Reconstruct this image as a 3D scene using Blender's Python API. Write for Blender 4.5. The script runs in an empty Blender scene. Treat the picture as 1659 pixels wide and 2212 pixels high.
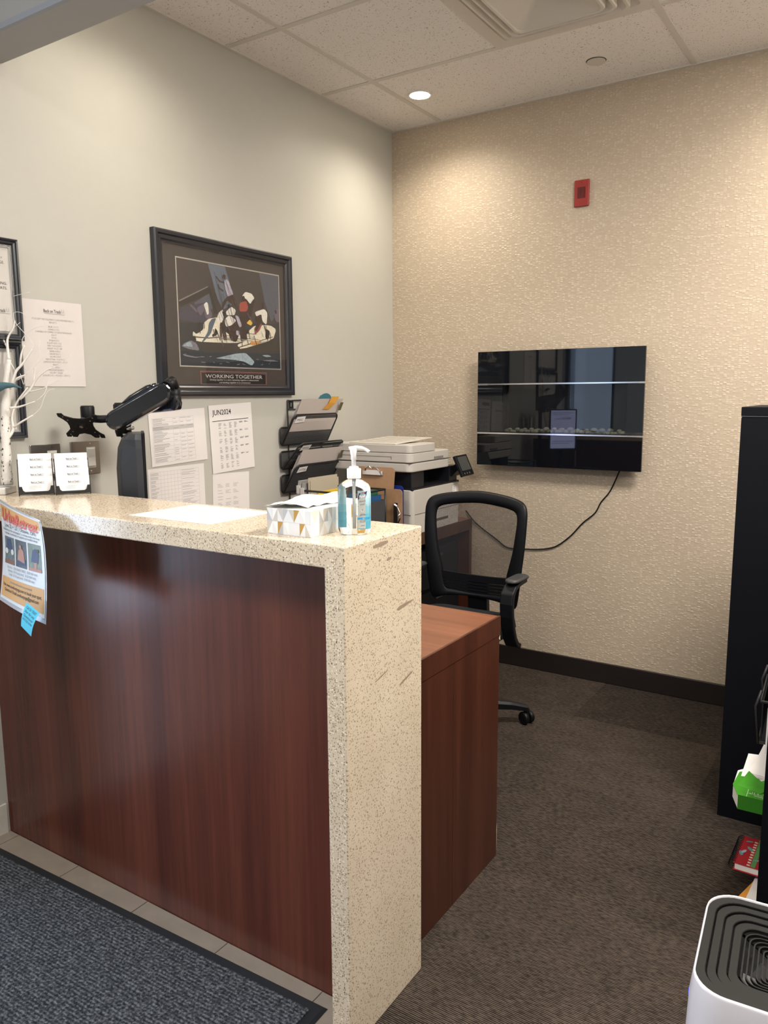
import bpy, bmesh, math, random
from mathutils import Vector, Matrix
random.seed(7)
PI = math.pi
S = bpy.context.scene
COL = S.collection

# ------------------------------------------------------------------ camera
cam_d = bpy.data.cameras.new('camera'); cam = bpy.data.objects.new('camera', cam_d)
COL.objects.link(cam); S.camera = cam
yaw, pitch, roll = 0.5803, -0.1494, -0.0065
_f = Vector((-math.sin(yaw)*math.cos(pitch), math.cos(yaw)*math.cos(pitch), math.sin(pitch)))
_r = Vector((math.cos(yaw), math.sin(yaw), 0)); _u = _r.cross(_f)
_r2 = _r*math.cos(roll) + _u*math.sin(roll); _u2 = _u*math.cos(roll) - _r*math.sin(roll)
cam.matrix_world = Matrix(((_r2.x, _u2.x, -_f.x, 2.3385), (_r2.y, _u2.y, -_f.y, -3.665), (_r2.z, _u2.z, -_f.z, 1.4089), (0, 0, 0, 1)))
cam_d.sensor_fit = 'HORIZONTAL'; cam_d.sensor_width = 36; cam_d.lens = 36*1684.36/1659
cam_d.clip_start = 0.02; cam_d.clip_end = 60

# ------------------------------------------------------------------ world, exposure
S.view_settings.view_transform = 'Standard'; S.view_settings.look = 'None'
S.view_settings.gamma = 1; S.view_settings.use_curve_mapping = False
S.view_settings.exposure = 1.38
w = bpy.data.worlds.new('sky'); S.world = w; w.use_nodes = True
w.node_tree.nodes['Background'].inputs[0].default_value = (0.55, 0.70, 1.0, 1)
w.node_tree.nodes['Background'].inputs[1].default_value = 0.35

def area_light(name, loc, rot, sx, sy, power, col):
    d = bpy.data.lights.new(name, 'AREA'); d.shape = 'RECTANGLE'; d.size = sx; d.size_y = sy
    d.energy = power; d.color = col
    o = bpy.data.objects.new(name, d); o.location = loc; o.rotation_euler = rot; COL.objects.link(o); return o
# daylight entering through the glass door on the left of the entry and the front window
area_light('daylight_door', (-1.62, -3.65, 1.1), (0, -PI/2, 0), 2.0, 1.2, 27, (0.64, 0.79, 1.0))
area_light('daylight_window', (-0.70, -5.72, 1.35), (PI/2, 0, 0), 0.5, 1.4, 1.2, (0.66, 0.80, 1.0))
# recessed ceiling lamps (x, y, watts); mid-room and entry ones are added fill
LAMPS = [(0.39, -0.37, 12.5), (0.39, -1.80, 8.5), (2.12, -0.37, 9.5), (2.12, -1.70, 9), (1.7, -3.0, 5), (2.4, -4.4, 8), (0.4, -3.6, 5)]
H = 2.768
def lamp_light(x, y, watts):
    d = bpy.data.lights.new('downlight_lamp', 'SPOT'); d.energy = watts*1.2; d.color = (1.0, 0.90, 0.75)
    d.spot_size = math.radians(150); d.spot_blend = 1.0; d.shadow_soft_size = 0.045
    o = bpy.data.objects.new('downlight_lamp', d); o.location = (x, y, H-0.02); COL.objects.link(o)
for a in LAMPS: lamp_light(*a)
# unseen ceiling panels added to raise the ambient light
FILL_PANELS = [(2.42, -1.53, 30), (1.9, -3.9, 14), (0.55, -3.9, 4)]
for x_, y_, w_ in FILL_PANELS: area_light('fill_panel_lamp', (x_, y_, 2.752), (0, 0, 0), 0.56, 0.56, w_, (1.0, 0.93, 0.85))

# ------------------------------------------------------------------ materials
def new_mat(name):
    m = bpy.data.materials.new(name); m.use_nodes = True
    return m, m.node_tree.nodes, m.node_tree.links, m.node_tree.nodes['Principled BSDF']
MATS = {}
def mat(name, col, rough=0.5, metal=0.0, var=0.0, vscale=20.0, bump=0.0, bscale=60.0, spec=0.5, coat=0.0, emit=None, estr=1.0, trans=0.0, stretch=None):
    if name in MATS: return MATS[name]
    m, n, l, p = new_mat(name)
    p.inputs['Base Color'].default_value = (*col, 1); p.inputs['Roughness'].default_value = rough
    p.inputs['Metallic'].default_value = metal; p.inputs['Specular IOR Level'].default_value = spec
    p.inputs['Coat Weight'].default_value = coat
    if trans: p.inputs['Transmission Weight'].default_value = trans
    if emit: p.inputs['Emission Color'].default_value = (*emit, 1); p.inputs['Emission Strength'].default_value = estr
    tc = n.new('ShaderNodeTexCoord'); mp = n.new('ShaderNodeMapping'); l.new(tc.outputs['Object'], mp.inputs[0])
    if stretch: mp.inputs['Scale'].default_value = stretch
    nz = n.new('ShaderNodeTexNoise'); nz.inputs['Scale'].default_value = vscale; nz.inputs['Detail'].default_value = 4
    l.new(mp.outputs[0], nz.inputs['Vector'])
    v = var if var else 0.03
    mx = n.new('ShaderNodeMix'); mx.data_type = 'RGBA'
    mx.inputs['A'].default_value = (*[c*(1-v) for c in col], 1); mx.inputs['B'].default_value = (*[min(1, c*(1+v)) for c in col], 1)
    l.new(nz.outputs['Fac'], mx.inputs['Factor']); l.new(mx.outputs['Result'], p.inputs['Base Color'])
    if bump:
        nb = n.new('ShaderNodeTexNoise'); nb.inputs['Scale'].default_value = bscale; nb.inputs['Detail'].default_value = 3
        l.new(tc.outputs['Object'], nb.inputs['Vector'])
        b = n.new('ShaderNodeBump'); b.inputs['Strength'].default_value = bump; b.inputs['Distance'].default_value = 0.002
        l.new(nb.outputs['Fac'], b.inputs['Height']); l.new(b.outputs[0], p.inputs['Normal'])
    MATS[name] = m; return m

def ramp(n, stops):
    r = n.new('ShaderNodeValToRGB'); e = r.color_ramp.elements
    while len(e) < len(stops): e.new(0.5)
    for i, (pos, c) in enumerate(stops):
        e[i].position = pos; e[i].color = (*c, 1) if len(c) == 3 else c
    return r

def quartz():
    m, n, l, p = new_mat('speckled_quartz'); MATS['quartz'] = m
    tc = n.new('ShaderNodeTexCoord')
    base = (0.66, 0.56, 0.43)
    nz = n.new('ShaderNodeTexNoise'); nz.inputs['Scale'].default_value = 9; l.new(tc.outputs['Object'], nz.inputs[0])
    r0 = ramp(n, [(0.3, (0.61, 0.51, 0.385)), (0.7, base)]); l.new(nz.outputs['Fac'], r0.inputs[0])
    prev = r0.outputs[0]
    for sc, th, pick, c, seed in ((250, 0.40, 0.55, (0.31, 0.235, 0.155), 0), (150, 0.30, 0.26, (0.36, 0.28, 0.20), 7), (190, 0.36, 0.25, (0.80, 0.73, 0.62), 13), (150, 0.24, 0.10, (0.10, 0.07, 0.05), 3)):
        mp = n.new('ShaderNodeMapping'); mp.inputs['Location'].default_value = (seed, seed*1.7, seed*.3)
        l.new(tc.outputs['Object'], mp.inputs[0])
        dn = n.new('ShaderNodeTexNoise'); dn.inputs['Scale'].default_value = 260; l.new(mp.outputs[0], dn.inputs[0])
        ad = n.new('ShaderNodeVectorMath'); ad.operation = 'MULTIPLY_ADD'; ad.inputs[1].default_value = (.004, .004, .004)
        l.new(dn.outputs['Color'], ad.inputs[0]); l.new(mp.outputs[0], ad.inputs[2])
        vo = n.new('ShaderNodeTexVoronoi'); vo.inputs['Scale'].default_value = sc; l.new(ad.outputs[0], vo.inputs['Vector'])
        lt = n.new('ShaderNodeMath'); lt.operation = 'LESS_THAN'; lt.inputs[1].default_value = th; l.new(vo.outputs['Distance'], lt.inputs[0])
        sp = n.new('ShaderNodeSeparateColor'); l.new(vo.outputs['Color'], sp.inputs[0])
        l2 = n.new('ShaderNodeMath'); l2.operation = 'LESS_THAN'; l2.inputs[1].default_value = pick; l.new(sp.outputs[0], l2.inputs[0])
        mu = n.new('ShaderNodeMath'); mu.operation = 'MULTIPLY'; l.new(lt.outputs[0], mu.inputs[0]); l.new(l2.outputs[0], mu.inputs[1])
        mx = n.new('ShaderNodeMix'); mx.data_type = 'RGBA'; l.new(mu.outputs[0], mx.inputs['Factor']); l.new(prev, mx.inputs['A'])
        mx.inputs['B'].default_value = (*c, 1); prev = mx.outputs['Result']
    l.new(prev, p.inputs['Base Color']); p.inputs['Roughness'].default_value = 0.16; p.inputs['Specular IOR Level'].default_value = 0.5
    return m

def wood(name, c1, c2, c3, rough, scale=(60, 60, 2.2), spec=0.5):
    m, n, l, p = new_mat(name); MATS[name] = m
    tc = n.new('ShaderNodeTexCoord'); mp = n.new('ShaderNodeMapping'); mp.inputs['Scale'].default_value = scale; l.new(tc.outputs['Object'], mp.inputs[0])
    a = n.new('ShaderNodeTexNoise'); a.inputs['Scale'].default_value = 1; a.inputs['Detail'].default_value = 5; a.inputs['Roughness'].default_value = .6; l.new(mp.outputs[0], a.inputs[0])
    mp2 = n.new('ShaderNodeMapping'); mp2.inputs['Scale'].default_value = tuple(s*0.13 for s in scale); l.new(tc.outputs['Object'], mp2.inputs[0])
    b = n.new('ShaderNodeTexNoise'); b.inputs['Scale'].default_value = 1; b.inputs['Detail'].default_value = 3; l.new(mp2.outputs[0], b.inputs[0])
    r1 = ramp(n, [(0.3, c1), (0.52, c2), (0.75, c3)]); l.new(b.outputs['Fac'], r1.inputs[0])
    r2 = ramp(n, [(0.35, (0.82,)*3), (0.6, (1.06,)*3)]); l.new(a.outputs['Fac'], r2.inputs[0])
    mx = n.new('ShaderNodeMix'); mx.data_type = 'RGBA'; mx.blend_type = 'MULTIPLY'; mx.inputs['Factor'].default_value = 1
    l.new(r1.outputs[0], mx.inputs['A']); l.new(r2.outputs[0], mx.inputs['B']); l.new(mx.outputs['Result'], p.inputs['Base Color'])
    p.inputs['Roughness'].default_value = rough; p.inputs['Specular IOR Level'].default_value = spec
    return m

def wallpaper():
    m, n, l, p = new_mat('woven_wallpaper'); MATS['wallpaper'] = m
    tc = n.new('ShaderNodeTexCoord'); mp = n.new('ShaderNodeMapping'); mp.inputs['Scale'].default_value = (72, 72, 118)
    l.new(tc.outputs['Object'], mp.inputs[0])
    v = n.new('ShaderNodeTexVoronoi'); v.distance = 'CHEBYCHEV'; v.inputs['Scale'].default_value = 1; v.inputs['Randomness'].default_value = 0.55; l.new(mp.outputs[0], v.inputs[0])
    sep = n.new('ShaderNodeSeparateColor'); l.new(v.outputs['Color'], sep.inputs[0])
    edge = ramp(n, [(0.26, (1, 1, 1)), (0.56, (0, 0, 0))]); l.new(v.outputs['Distance'], edge.inputs[0])
    gt = n.new('ShaderNodeMath'); gt.operation = 'MULTIPLY_ADD'; gt.inputs[1].default_value = 0.8; gt.inputs[2].default_value = 0.2; l.new(sep.outputs[0], gt.inputs[0])
    pw = n.new('ShaderNodeMath'); pw.operation = 'POWER'; pw.inputs[1].default_value = 1.8; l.new(gt.outputs[0], pw.inputs[0])
    hm = n.new('ShaderNodeMath'); hm.operation = 'MULTIPLY'; l.new(edge.outputs[0], hm.inputs[0]); l.new(pw.outputs[0], hm.inputs[1])
    fn = n.new('ShaderNodeTexNoise'); fn.inputs['Scale'].default_value = 420; l.new(tc.outputs['Object'], fn.inputs[0])
    ad = n.new('ShaderNodeMath'); ad.operation = 'MULTIPLY_ADD'; ad.inputs[1].default_value = 0.35; l.new(fn.outputs['Fac'], ad.inputs[0]); l.new(hm.outputs[0], ad.inputs[2])
    b = n.new('ShaderNodeBump'); b.inputs['Strength'].default_value = 0.62; b.inputs['Distance'].default_value = 0.0022
    l.new(ad.outputs[0], b.inputs['Height']); l.new(b.outputs[0], p.inputs['Normal'])
    cr = ramp(n, [(0.0, (0.465, 0.385, 0.295)), (1.0, (0.60, 0.505, 0.40))]); l.new(hm.outputs[0], cr.inputs[0]); l.new(cr.outputs[0], p.inputs['Base Color'])
    p.inputs['Roughness'].default_value = 0.48; p.inputs['Specular IOR Level'].default_value = 0.45
    return m

def ceiling_tile_mat():
    m, n, l, p = new_mat('fissured_ceiling_tile'); MATS['ctile'] = m
    tc = n.new('ShaderNodeTexCoord')
    dn = n.new('ShaderNodeTexNoise'); dn.inputs['Scale'].default_value = 90; l.new(tc.outputs['Object'], dn.inputs[0])
    ad = n.new('ShaderNodeVectorMath'); ad.operation = 'MULTIPLY_ADD'; ad.inputs[1].default_value = (.02, .02, 0); l.new(dn.outputs['Color'], ad.inputs[0]); l.new(tc.outputs['Object'], ad.inputs[2])
    v = n.new('ShaderNodeTexVoronoi'); v.inputs['Scale'].default_value = 165; l.new(ad.outputs[0], v.inputs['Vector'])
    sp = n.new('ShaderNodeSeparateColor'); l.new(v.outputs['Color'], sp.inputs[0])
    th = n.new('ShaderNodeMath'); th.operation = 'MULTIPLY'; th.inputs[1].default_value = 0.34; l.new(sp.outputs[0], th.inputs[0])
    lt = n.new('ShaderNodeMath'); lt.operation = 'LESS_THAN'; l.new(v.outputs['Distance'], lt.inputs[0]); l.new(th.outputs[0], lt.inputs[1])
    mx = n.new('ShaderNodeMix'); mx.data_type = 'RGBA'; l.new(lt.outputs[0], mx.inputs['Factor'])
    mx.inputs['A'].default_value = (0.80, 0.76, 0.73, 1); mx.inputs['B'].default_value = (0.36, 0.32, 0.28, 1)
    l.new(mx.outputs['Result'], p.inputs['Base Color']); p.inputs['Roughness'].default_value = 0.9
    b = n.new('ShaderNodeBump'); b.invert = True; b.inputs['Strength'].default_value = .6; b.inputs['Distance'].default_value = 0.002
    l.new(lt.outputs[0], b.inputs['Height']); l.new(b.outputs[0], p.inputs['Normal'])
    return m

def carpet_mat():
    m, n, l, p = new_mat('striated_carpet'); MATS['carpet'] = m
    tc = n.new('ShaderNodeTexCoord'); oi = n.new('ShaderNodeObjectInfo')
    geo = n.new('ShaderNodeNewGeometry')
    sx = n.new('ShaderNodeSeparateXYZ'); l.new(geo.outputs['Position'], sx.inputs[0])
    # ribs running along x, 4.6 mm pitch
    rb = n.new('ShaderNodeMath'); rb.operation = 'MULTIPLY'; rb.inputs[1].default_value = 2*PI/0.0052; l.new(sx.outputs['Y'], rb.inputs[0])
    sn = n.new('ShaderNodeMath'); sn.operation = 'SINE'; l.new(rb.outputs[0], sn.inputs[0])
    mp = n.new('ShaderNodeMapping'); mp.inputs['Scale'].default_value = (55, 192, 1); l.new(geo.outputs['Position'], mp.inputs[0])
    st = n.new('ShaderNodeTexNoise'); st.inputs['Scale'].default_value = 1; st.inputs['Detail'].default_value = 3; l.new(mp.outputs[0], st.inputs[0])
    mp3 = n.new('ShaderNodeMapping'); mp3.inputs['Scale'].default_value = (9, 14, 1); l.new(geo.outputs['Position'], mp3.inputs[0])
    br = n.new('ShaderNodeTexNoise'); br.inputs['Scale'].default_value = 1; br.inputs['Detail'].default_value = 2; l.new(mp3.outputs[0], br.inputs[0])
    s1 = n.new('ShaderNodeMath'); s1.operation = 'MULTIPLY_ADD'; s1.inputs[1].default_value = 0.26; l.new(sn.outputs[0], s1.inputs[0]); l.new(st.outputs['Fac'], s1.inputs[2])
    s2 = n.new('ShaderNodeMath'); s2.operation = 'MULTIPLY_ADD'; s2.inputs[1].default_value = 0.22; l.new(br.outputs['Fac'], s2.inputs[0]); l.new(s1.outputs[0], s2.inputs[2])
    rnd = n.new('ShaderNodeMath'); rnd.operation = 'MULTIPLY_ADD'; rnd.inputs[1].default_value = 0.14; l.new(oi.outputs['Random'], rnd.inputs[0]); l.new(s2.outputs[0], rnd.inputs[2])
    cr = ramp(n, [(0.46, (0.010, 0.0078, 0.0068)), (0.66, (0.023, 0.018, 0.0152)), (0.84, (0.050, 0.0385, 0.031)), (1.0, (0.10, 0.077, 0.060))]); l.new(rnd.outputs[0], cr.inputs[0])
    l.new(cr.outputs[0], p.inputs['Base Color']); p.inputs['Roughness'].default_value = 0.95; p.inputs['Specular IOR Level'].default_value = 0.15
    b = n.new('ShaderNodeBump'); b.inputs['Strength'].default_value = 0.5; b.inputs['Distance'].default_value = 0.0015; l.new(s1.outputs[0], b.inputs['Height']); l.new(b.outputs[0], p.inputs['Normal'])
    return m

def mat_fabric():
    m, n, l, p = new_mat('ribbed_mat_pile'); MATS['matpile'] = m
    tc = n.new('ShaderNodeTexCoord'); mp = n.new('ShaderNodeMapping'); mp.inputs['Scale'].default_value = (1, 1, 1); l.new(tc.outputs['Object'], mp.inputs[0])
    nz = n.new('ShaderNodeTexNoise'); nz.inputs['Scale'].default_value = 130; nz.inputs['Detail'].default_value = 5; nz.inputs['Roughness'].default_value = .8; l.new(mp.outputs[0], nz.inputs[0])
    sx = n.new('ShaderNodeSeparateXYZ'); l.new(tc.outputs['Object'], sx.inputs[0])
    rb = n.new('ShaderNodeMath'); rb.operation = 'MULTIPLY'; rb.inputs[1].default_value = 2*PI/0.0095; l.new(sx.outputs['Y'], rb.inputs[0])
    sn = n.new('ShaderNodeMath'); sn.operation = 'SINE'; l.new(rb.outputs[0], sn.inputs[0])
    s1 = n.new('ShaderNodeMath'); s1.operation = 'MULTIPLY_ADD'; s1.inputs[1].default_value = 0.045; l.new(sn.outputs[0], s1.inputs[0]); l.new(nz.outputs['Fac'], s1.inputs[2])
    cr = ramp(n, [(0.40, (0.018, 0.021, 0.026)), (0.52, (0.065, 0.072, 0.084)), (0.64, (0.19, 0.205, 0.225))]); l.new(s1.outputs[0], cr.inputs[0])
    l.new(cr.outputs[0], p.inputs['Base Color']); p.inputs['Roughness'].default_value = 1.0; p.inputs['Specular IOR Level'].default_value = 0.1
    b = n.new('ShaderNodeBump'); b.inputs['Strength'].default_value = 0.8; b.inputs['Distance'].default_value = 0.003; l.new(s1.outputs[0], b.inputs['Height']); l.new(b.outputs[0], p.inputs['Normal'])
    return m

def thin_glass(name, tint, refl=1.0, rough=0.01, ior=1.5):
    m = bpy.data.materials.new(name); m.use_nodes = True; n, l = m.node_tree.nodes, m.node_tree.links
    n.remove(n['Principled BSDF']); out = n['Material Output']
    t = n.new('ShaderNodeBsdfTransparent'); t.inputs[0].default_value = (*tint, 1)
    g = n.new('ShaderNodeBsdfGlossy'); g.inputs['Roughness'].default_value = rough; g.inputs[0].default_value = (refl, refl, refl, 1)
    fr0 = n.new('ShaderNodeFresnel'); fr0.inputs[0].default_value = ior; ge = n.new('ShaderNodeNewGeometry')
    iv = n.new('ShaderNodeMath'); iv.operation = 'SUBTRACT'; iv.inputs[0].default_value = 1; l.new(ge.outputs['Backfacing'], iv.inputs[1])
    fr = n.new('ShaderNodeMath'); fr.operation = 'MULTIPLY'; l.new(fr0.outputs[0], fr.inputs[0]); l.new(iv.outputs[0], fr.inputs[1])
    mx = n.new('ShaderNodeMixShader'); l.new(fr.outputs[0], mx.inputs[0]); l.new(t.outputs[0], mx.inputs[1]); l.new(g.outputs[0], mx.inputs[2]); l.new(mx.outputs[0], out.inputs[0])
    MATS[name] = m; return m

def mesh_fabric(name, col, pitch, duty):
    """woven net: threads along two diagonals, open holes between them"""
    m, n, l, p = new_mat(name); MATS[name] = m
    p.inputs['Base Color'].default_value = (*col, 1); p.inputs['Roughness'].default_value = 0.7
    tc = n.new('ShaderNodeTexCoord'); s = n.new('ShaderNodeSeparateXYZ'); l.new(tc.outputs['Object'], s.inputs[0])
    outs = []
    for sg in (1, -1):
        a = n.new('ShaderNodeMath'); a.operation = 'MULTIPLY_ADD'; a.inputs[1].default_value = sg; l.new(s.outputs['Z'], a.inputs[0]); l.new(s.outputs['X'], a.inputs[2])
        f = n.new('ShaderNodeMath'); f.operation = 'MULTIPLY'; f.inputs[1].default_value = 1/pitch; l.new(a.outputs[0], f.inputs[0])
        fr = n.new('ShaderNodeMath'); fr.operation = 'FRACT'; l.new(f.outputs[0], fr.inputs[0])
        lt = n.new('ShaderNodeMath'); lt.operation = 'LESS_THAN'; lt.inputs[1].default_value = duty; l.new(fr.outputs[0], lt.inputs[0]); outs.append(lt)
    mxm = n.new('ShaderNodeMath'); mxm.operation = 'MAXIMUM'; l.new(outs[0].outputs[0], mxm.inputs[0]); l.new(outs[1].outputs[0], mxm.inputs[1])
    l.new(mxm.outputs[0], p.inputs['Alpha'])
    return m

def gel_mat():
    m, n, l, p = new_mat('clear_gel'); MATS['gel'] = m
    p.inputs['Base Color'].default_value = (0.93, 0.97, 0.98, 1); p.inputs['Roughness'].default_value = 0.02
    p.inputs['Transmission Weight'].default_value = 1; p.inputs['IOR'].default_value = 1.36
    return m

quartz(); wallpaper(); ceiling_tile_mat(); carpet_mat(); mat_fabric(); gel_mat()
CH = wood('cherry_veneer', (0.060, 0.0160, 0.0110), (0.098, 0.0270, 0.0165), (0.135, 0.041, 0.024), 0.27)
CHD = wood('cherry_veneer_desk', (0.040, 0.0125, 0.0075), (0.062, 0.0185, 0.0105), (0.085, 0.027, 0.0145), 0.32)
CHT = wood('cherry_worktop', (0.15, 0.055, 0.028), (0.19, 0.072, 0.037), (0.23, 0.09, 0.047), 0.28, scale=(3, 70, 70))
thin_glass('picture_glass', (1, 1, 1), ior=1.42); thin_glass('window_glass', (0.97, 0.99, 1)); thin_glass('smoked_glass', (0.72, 0.73, 0.75), ior=1.5)
mesh_fabric('chair_net', (0.012, 0.013, 0.016), 0.0052, 0.34)
mesh_fabric('wire_net', (0.045, 0.046, 0.050), 0.0030, 0.70)
WALL = mat('grey_wall_paint', (0.475, 0.468, 0.43), 0.42, var=0.02, bump=0.12, bscale=500)
SOFFIT = mat('soffit_paint', (0.42, 0.42, 0.42), 0.7, var=0.02, bump=0.1, bscale=400)
CTEE = mat('ceiling_grid_paint', (0.62, 0.58, 0.53), 0.5)
BLK = mat('black_plastic', (0.004, 0.0045, 0.0065), 0.45, spec=.25)
BLKG = mat('gloss_black_plastic', (0.006, 0.007, 0.011), 0.12, coat=0.5)
BLKM = mat('black_painted_metal', (0.010, 0.011, 0.014), 0.42)
BLKF = mat('black_fabric', (0.006, 0.007, 0.010), 0.9, bump=0.5, bscale=600)
CABM = mat('black_laminate', (0.0022, 0.003, 0.0055), 0.6, spec=.15)
BASEB = mat('dark_brown_rubber', (0.014, 0.010, 0.009), 0.45)
RUB = mat('black_rubber', (0.010, 0.013, 0.018), 0.6, bump=0.3, bscale=500)
TILE = mat('beige_grey_tile', (0.25, 0.215, 0.18), 0.45, var=0.22, vscale=14, bump=0.5, bscale=35)
GROUT = mat('pale_grout', (0.42, 0.35, 0.29), 0.9)
CHROME = mat('chrome', (0.75, 0.75, 0.76), 0.15, metal=1)
STEEL = mat('brushed_steel', (0.42, 0.40, 0.38), 0.30, metal=1, var=.05)
PAPER = mat('white_paper', (0.72, 0.70, 0.69), 0.75, var=0.015)
PAPERC = mat('white_card', (0.90, 0.88, 0.88), 0.6)
INK = mat('black_ink', (0.03, 0.03, 0.035), 0.7)
INKG = mat('grey_ink', (0.26, 0.26, 0.27), 0.8)
INKL = mat('light_grey_ink', (0.46, 0.455, 0.45), 0.8)
PWH = mat('printer_white', (0.52, 0.49, 0.455), 0.45)
PBK = mat('printer_black', (0.008, 0.009, 0.013), 0.35)
FRAME = mat('frame_black_lacquer', (0.010, 0.012, 0.020), 0.30, coat=0.3)
MATB = mat('dark_brown_mat_board', (0.045, 0.036, 0.032), 0.6)
SILV = mat('silver_trim', (0.55, 0.55, 0.56), 0.3, metal=.8)
TRIMW = mat('white_plastic', (0.80, 0.79, 0.76), 0.4)
WHITEP = mat('gloss_white_plastic', (0.56, 0.54, 0.58), 0.25)

# ------------------------------------------------------------------ mesh helpers
class MB:
    def __init__(s): s.v = []; s.f = []; s.m = []; s.sm = []
    def add(s, vs, fs, mi=0, sm=False):
        b = len(s.v); s.v += [tuple(v) for v in vs]; s.f += [tuple(b+i for i in f) for f in fs]; s.m += [mi]*len(fs); s.sm += [sm]*len(fs); return s
    def box(s, x0, y0, z0, x1, y1, z1, mi=0):
        x0, x1 = min(x0, x1), max(x0, x1); y0, y1 = min(y0, y1), max(y0, y1); z0, z1 = min(z0, z1), max(z0, z1)
        return s.add([(x0,y0,z0),(x1,y0,z0),(x1,y1,z0),(x0,y1,z0),(x0,y0,z1),(x1,y0,z1),(x1,y1,z1),(x0,y1,z1)],
            [(3,2,1,0),(4,5,6,7),(0,1,5,4),(1,2,6,5),(2,3,7,6),(3,0,4,7)], mi)
    def prism(s, pts, axis, a, b, mi=0, sm=False):
        """closed 2D outline extruded along axis ('x': pts=(y,z), 'y': pts=(x,z), 'z': pts=(x,y))"""
        def P(p, h): return (h, p[0], p[1]) if axis == 'x' else ((p[0], h, p[1]) if axis == 'y' else (p[0], p[1], h))
        n = len(pts); vs = [P(p, a) for p in pts] + [P(p, b) for p in pts]
        s.add(vs, [tuple(range(n))[::-1], tuple(range(n, 2*n))], mi)
        k = len(s.v) - 2*n
        s.f += [(k+i, k+(i+1) % n, k+n+(i+1) % n, k+n+i) for i in range(n)]; s.m += [mi]*n; s.sm += [sm]*n
        return s
    def ring(s, outer, inner, axis, a, b, mi=0, sm=False):
        def P(p, h): return (h, p[0], p[1]) if axis == 'x' else ((p[0], h, p[1]) if axis == 'y' else (p[0], p[1], h))
        n = len(outer); vs = [P(p, a) for p in outer]+[P(p, a) for p in inner]+[P(p, b) for p in outer]+[P(p, b) for p in inner]; fs = []
        for i in range(n):
            j = (i+1) % n
            fs += [(i, j, n+j, n+i), (2*n+i, 3*n+i, 3*n+j, 2*n+j), (i, 2*n+i, 2*n+j, j), (n+i, n+j, 3*n+j, 3*n+i)]
        return s.add(vs, fs, mi, sm)
    def tube(s, path, r, n=8, mi=0, closed=False):
        path = [Vector(p) for p in path]; m = len(path); rr = r if isinstance(r, (list, tuple)) else [r]*m
        up = None; rings = []
        for i, p in enumerate(path):
            if closed: t = path[(i+1) % m]-path[i-1]
            else: t = path[min(i+1, m-1)]-path[max(i-1, 0)]
            if t.length < 1e-9: t = Vector((0, 0, 1))
            t.normalize()
            if up is None:
                up = Vector((0, 0, 1)) if abs(t.z) < .9 else Vector((1, 0, 0))
            u = up - t*up.dot(t)
            if u.length < 1e-6: u = t.orthogonal()
            u.normalize(); up = u; v = t.cross(u)
            rings.append([p + (u*math.cos(2*PI*k/n)+v*math.sin(2*PI*k/n))*rr[i] for k in range(n)])
        vs = [q for rg in rings for q in rg]; fs = []
        for i in range(m if closed else m-1):
            a = i*n; b = ((i+1) % m)*n
            for k in range(n): fs.append((a+k, a+(k+1) % n, b+(k+1) % n, b+k))
        s.add(vs, fs, mi, True)
        if not closed:
            k0 = len(s.v)-m*n; s.f += [tuple(range(k0, k0+n))[::-1], tuple(range(len(s.v)-n, len(s.v)))]; s.m += [mi]*2; s.sm += [False]*2
        return s
    def lathe(s, prof, c=(0, 0, 0), n=24, mi=0, sm=True, sx=1, sy=1, rot=0):
        """profile [(r, z)] about z through c"""
        vs = []; cr, sr = math.cos(rot), math.sin(rot)
        for r, z in prof:
            for k in range(n):
                x = r*math.cos(2*PI*k/n)*sx; y = r*math.sin(2*PI*k/n)*sy
                vs.append((c[0]+x*cr-y*sr, c[1]+x*sr+y*cr, c[2]+z))
        fs = [(i*n+k, i*n+(k+1) % n, (i+1)*n+(k+1) % n, (i+1)*n+k) for i in range(len(prof)-1) for k in range(n)]
        s.add(vs, fs, mi, sm); k0 = len(s.v)-len(vs)
        s.f += [tuple(range(k0, k0+n))[::-1], tuple(range(len(s.v)-n, len(s.v)))]; s.m += [mi]*2; s.sm += [False]*2
        return s
    def loft(s, loops, mi=0, sm=True, caps=True):
        n = len(loops[0]); vs = [p for lp in loops for p in lp]
        fs = [(i*n+k, i*n+(k+1) % n, (i+1)*n+(k+1) % n, (i+1)*n+k) for i in range(len(loops)-1) for k in range(n)]
        s.add(vs, fs, mi, sm)
        if caps:
            k0 = len(s.v)-len(vs); s.f += [tuple(range(k0, k0+n))[::-1], tuple(range(len(s.v)-n, len(s.v)))]; s.m += [mi]*2; s.sm += [False]*2
        return s
    def xf(s, M, start=0):
        s.v = s.v[:start] + [tuple(M @ Vector(v)) for v in s.v[start:]]; return s
    def build(s, name, mats, parent=None, bevel=0.0, seg=2, loc=None, rot=None, label=None, fix=True):
        me = bpy.data.meshes.new(name); me.from_pydata(s.v, [], s.f)
        mats = mats if isinstance(mats, (list, tuple)) else [mats]
        for m in mats: me.materials.append(MATS[m] if isinstance(m, str) else m)
        for i, p in enumerate(me.polygons): p.material_index = s.m[i]; p.use_smooth = s.sm[i]
        bm = bmesh.new(); bm.from_mesh(me)
        if fix: bmesh.ops.recalc_face_normals(bm, faces=bm.faces)
        if bevel:
            es = [e for e in bm.edges if len(e.link_faces) == 2 and e.calc_face_angle(0) > 0.6]
            bmesh.ops.bevel(bm, geom=es, offset=bevel, segments=seg, affect='EDGES', profile=.5)
        bm.to_mesh(me); bm.free()
        o = bpy.data.objects.new(name, me); COL.objects.link(o)
        if parent: o.parent = parent
        if loc: o.location = loc
        if rot: o.rotation_euler = rot
        if label: o['label'] = label
        return o
def box(name, mats, dims, parent=None, bevel=0.0, **k): return MB().box(*dims).build(name, mats, parent, bevel, **k)

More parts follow.
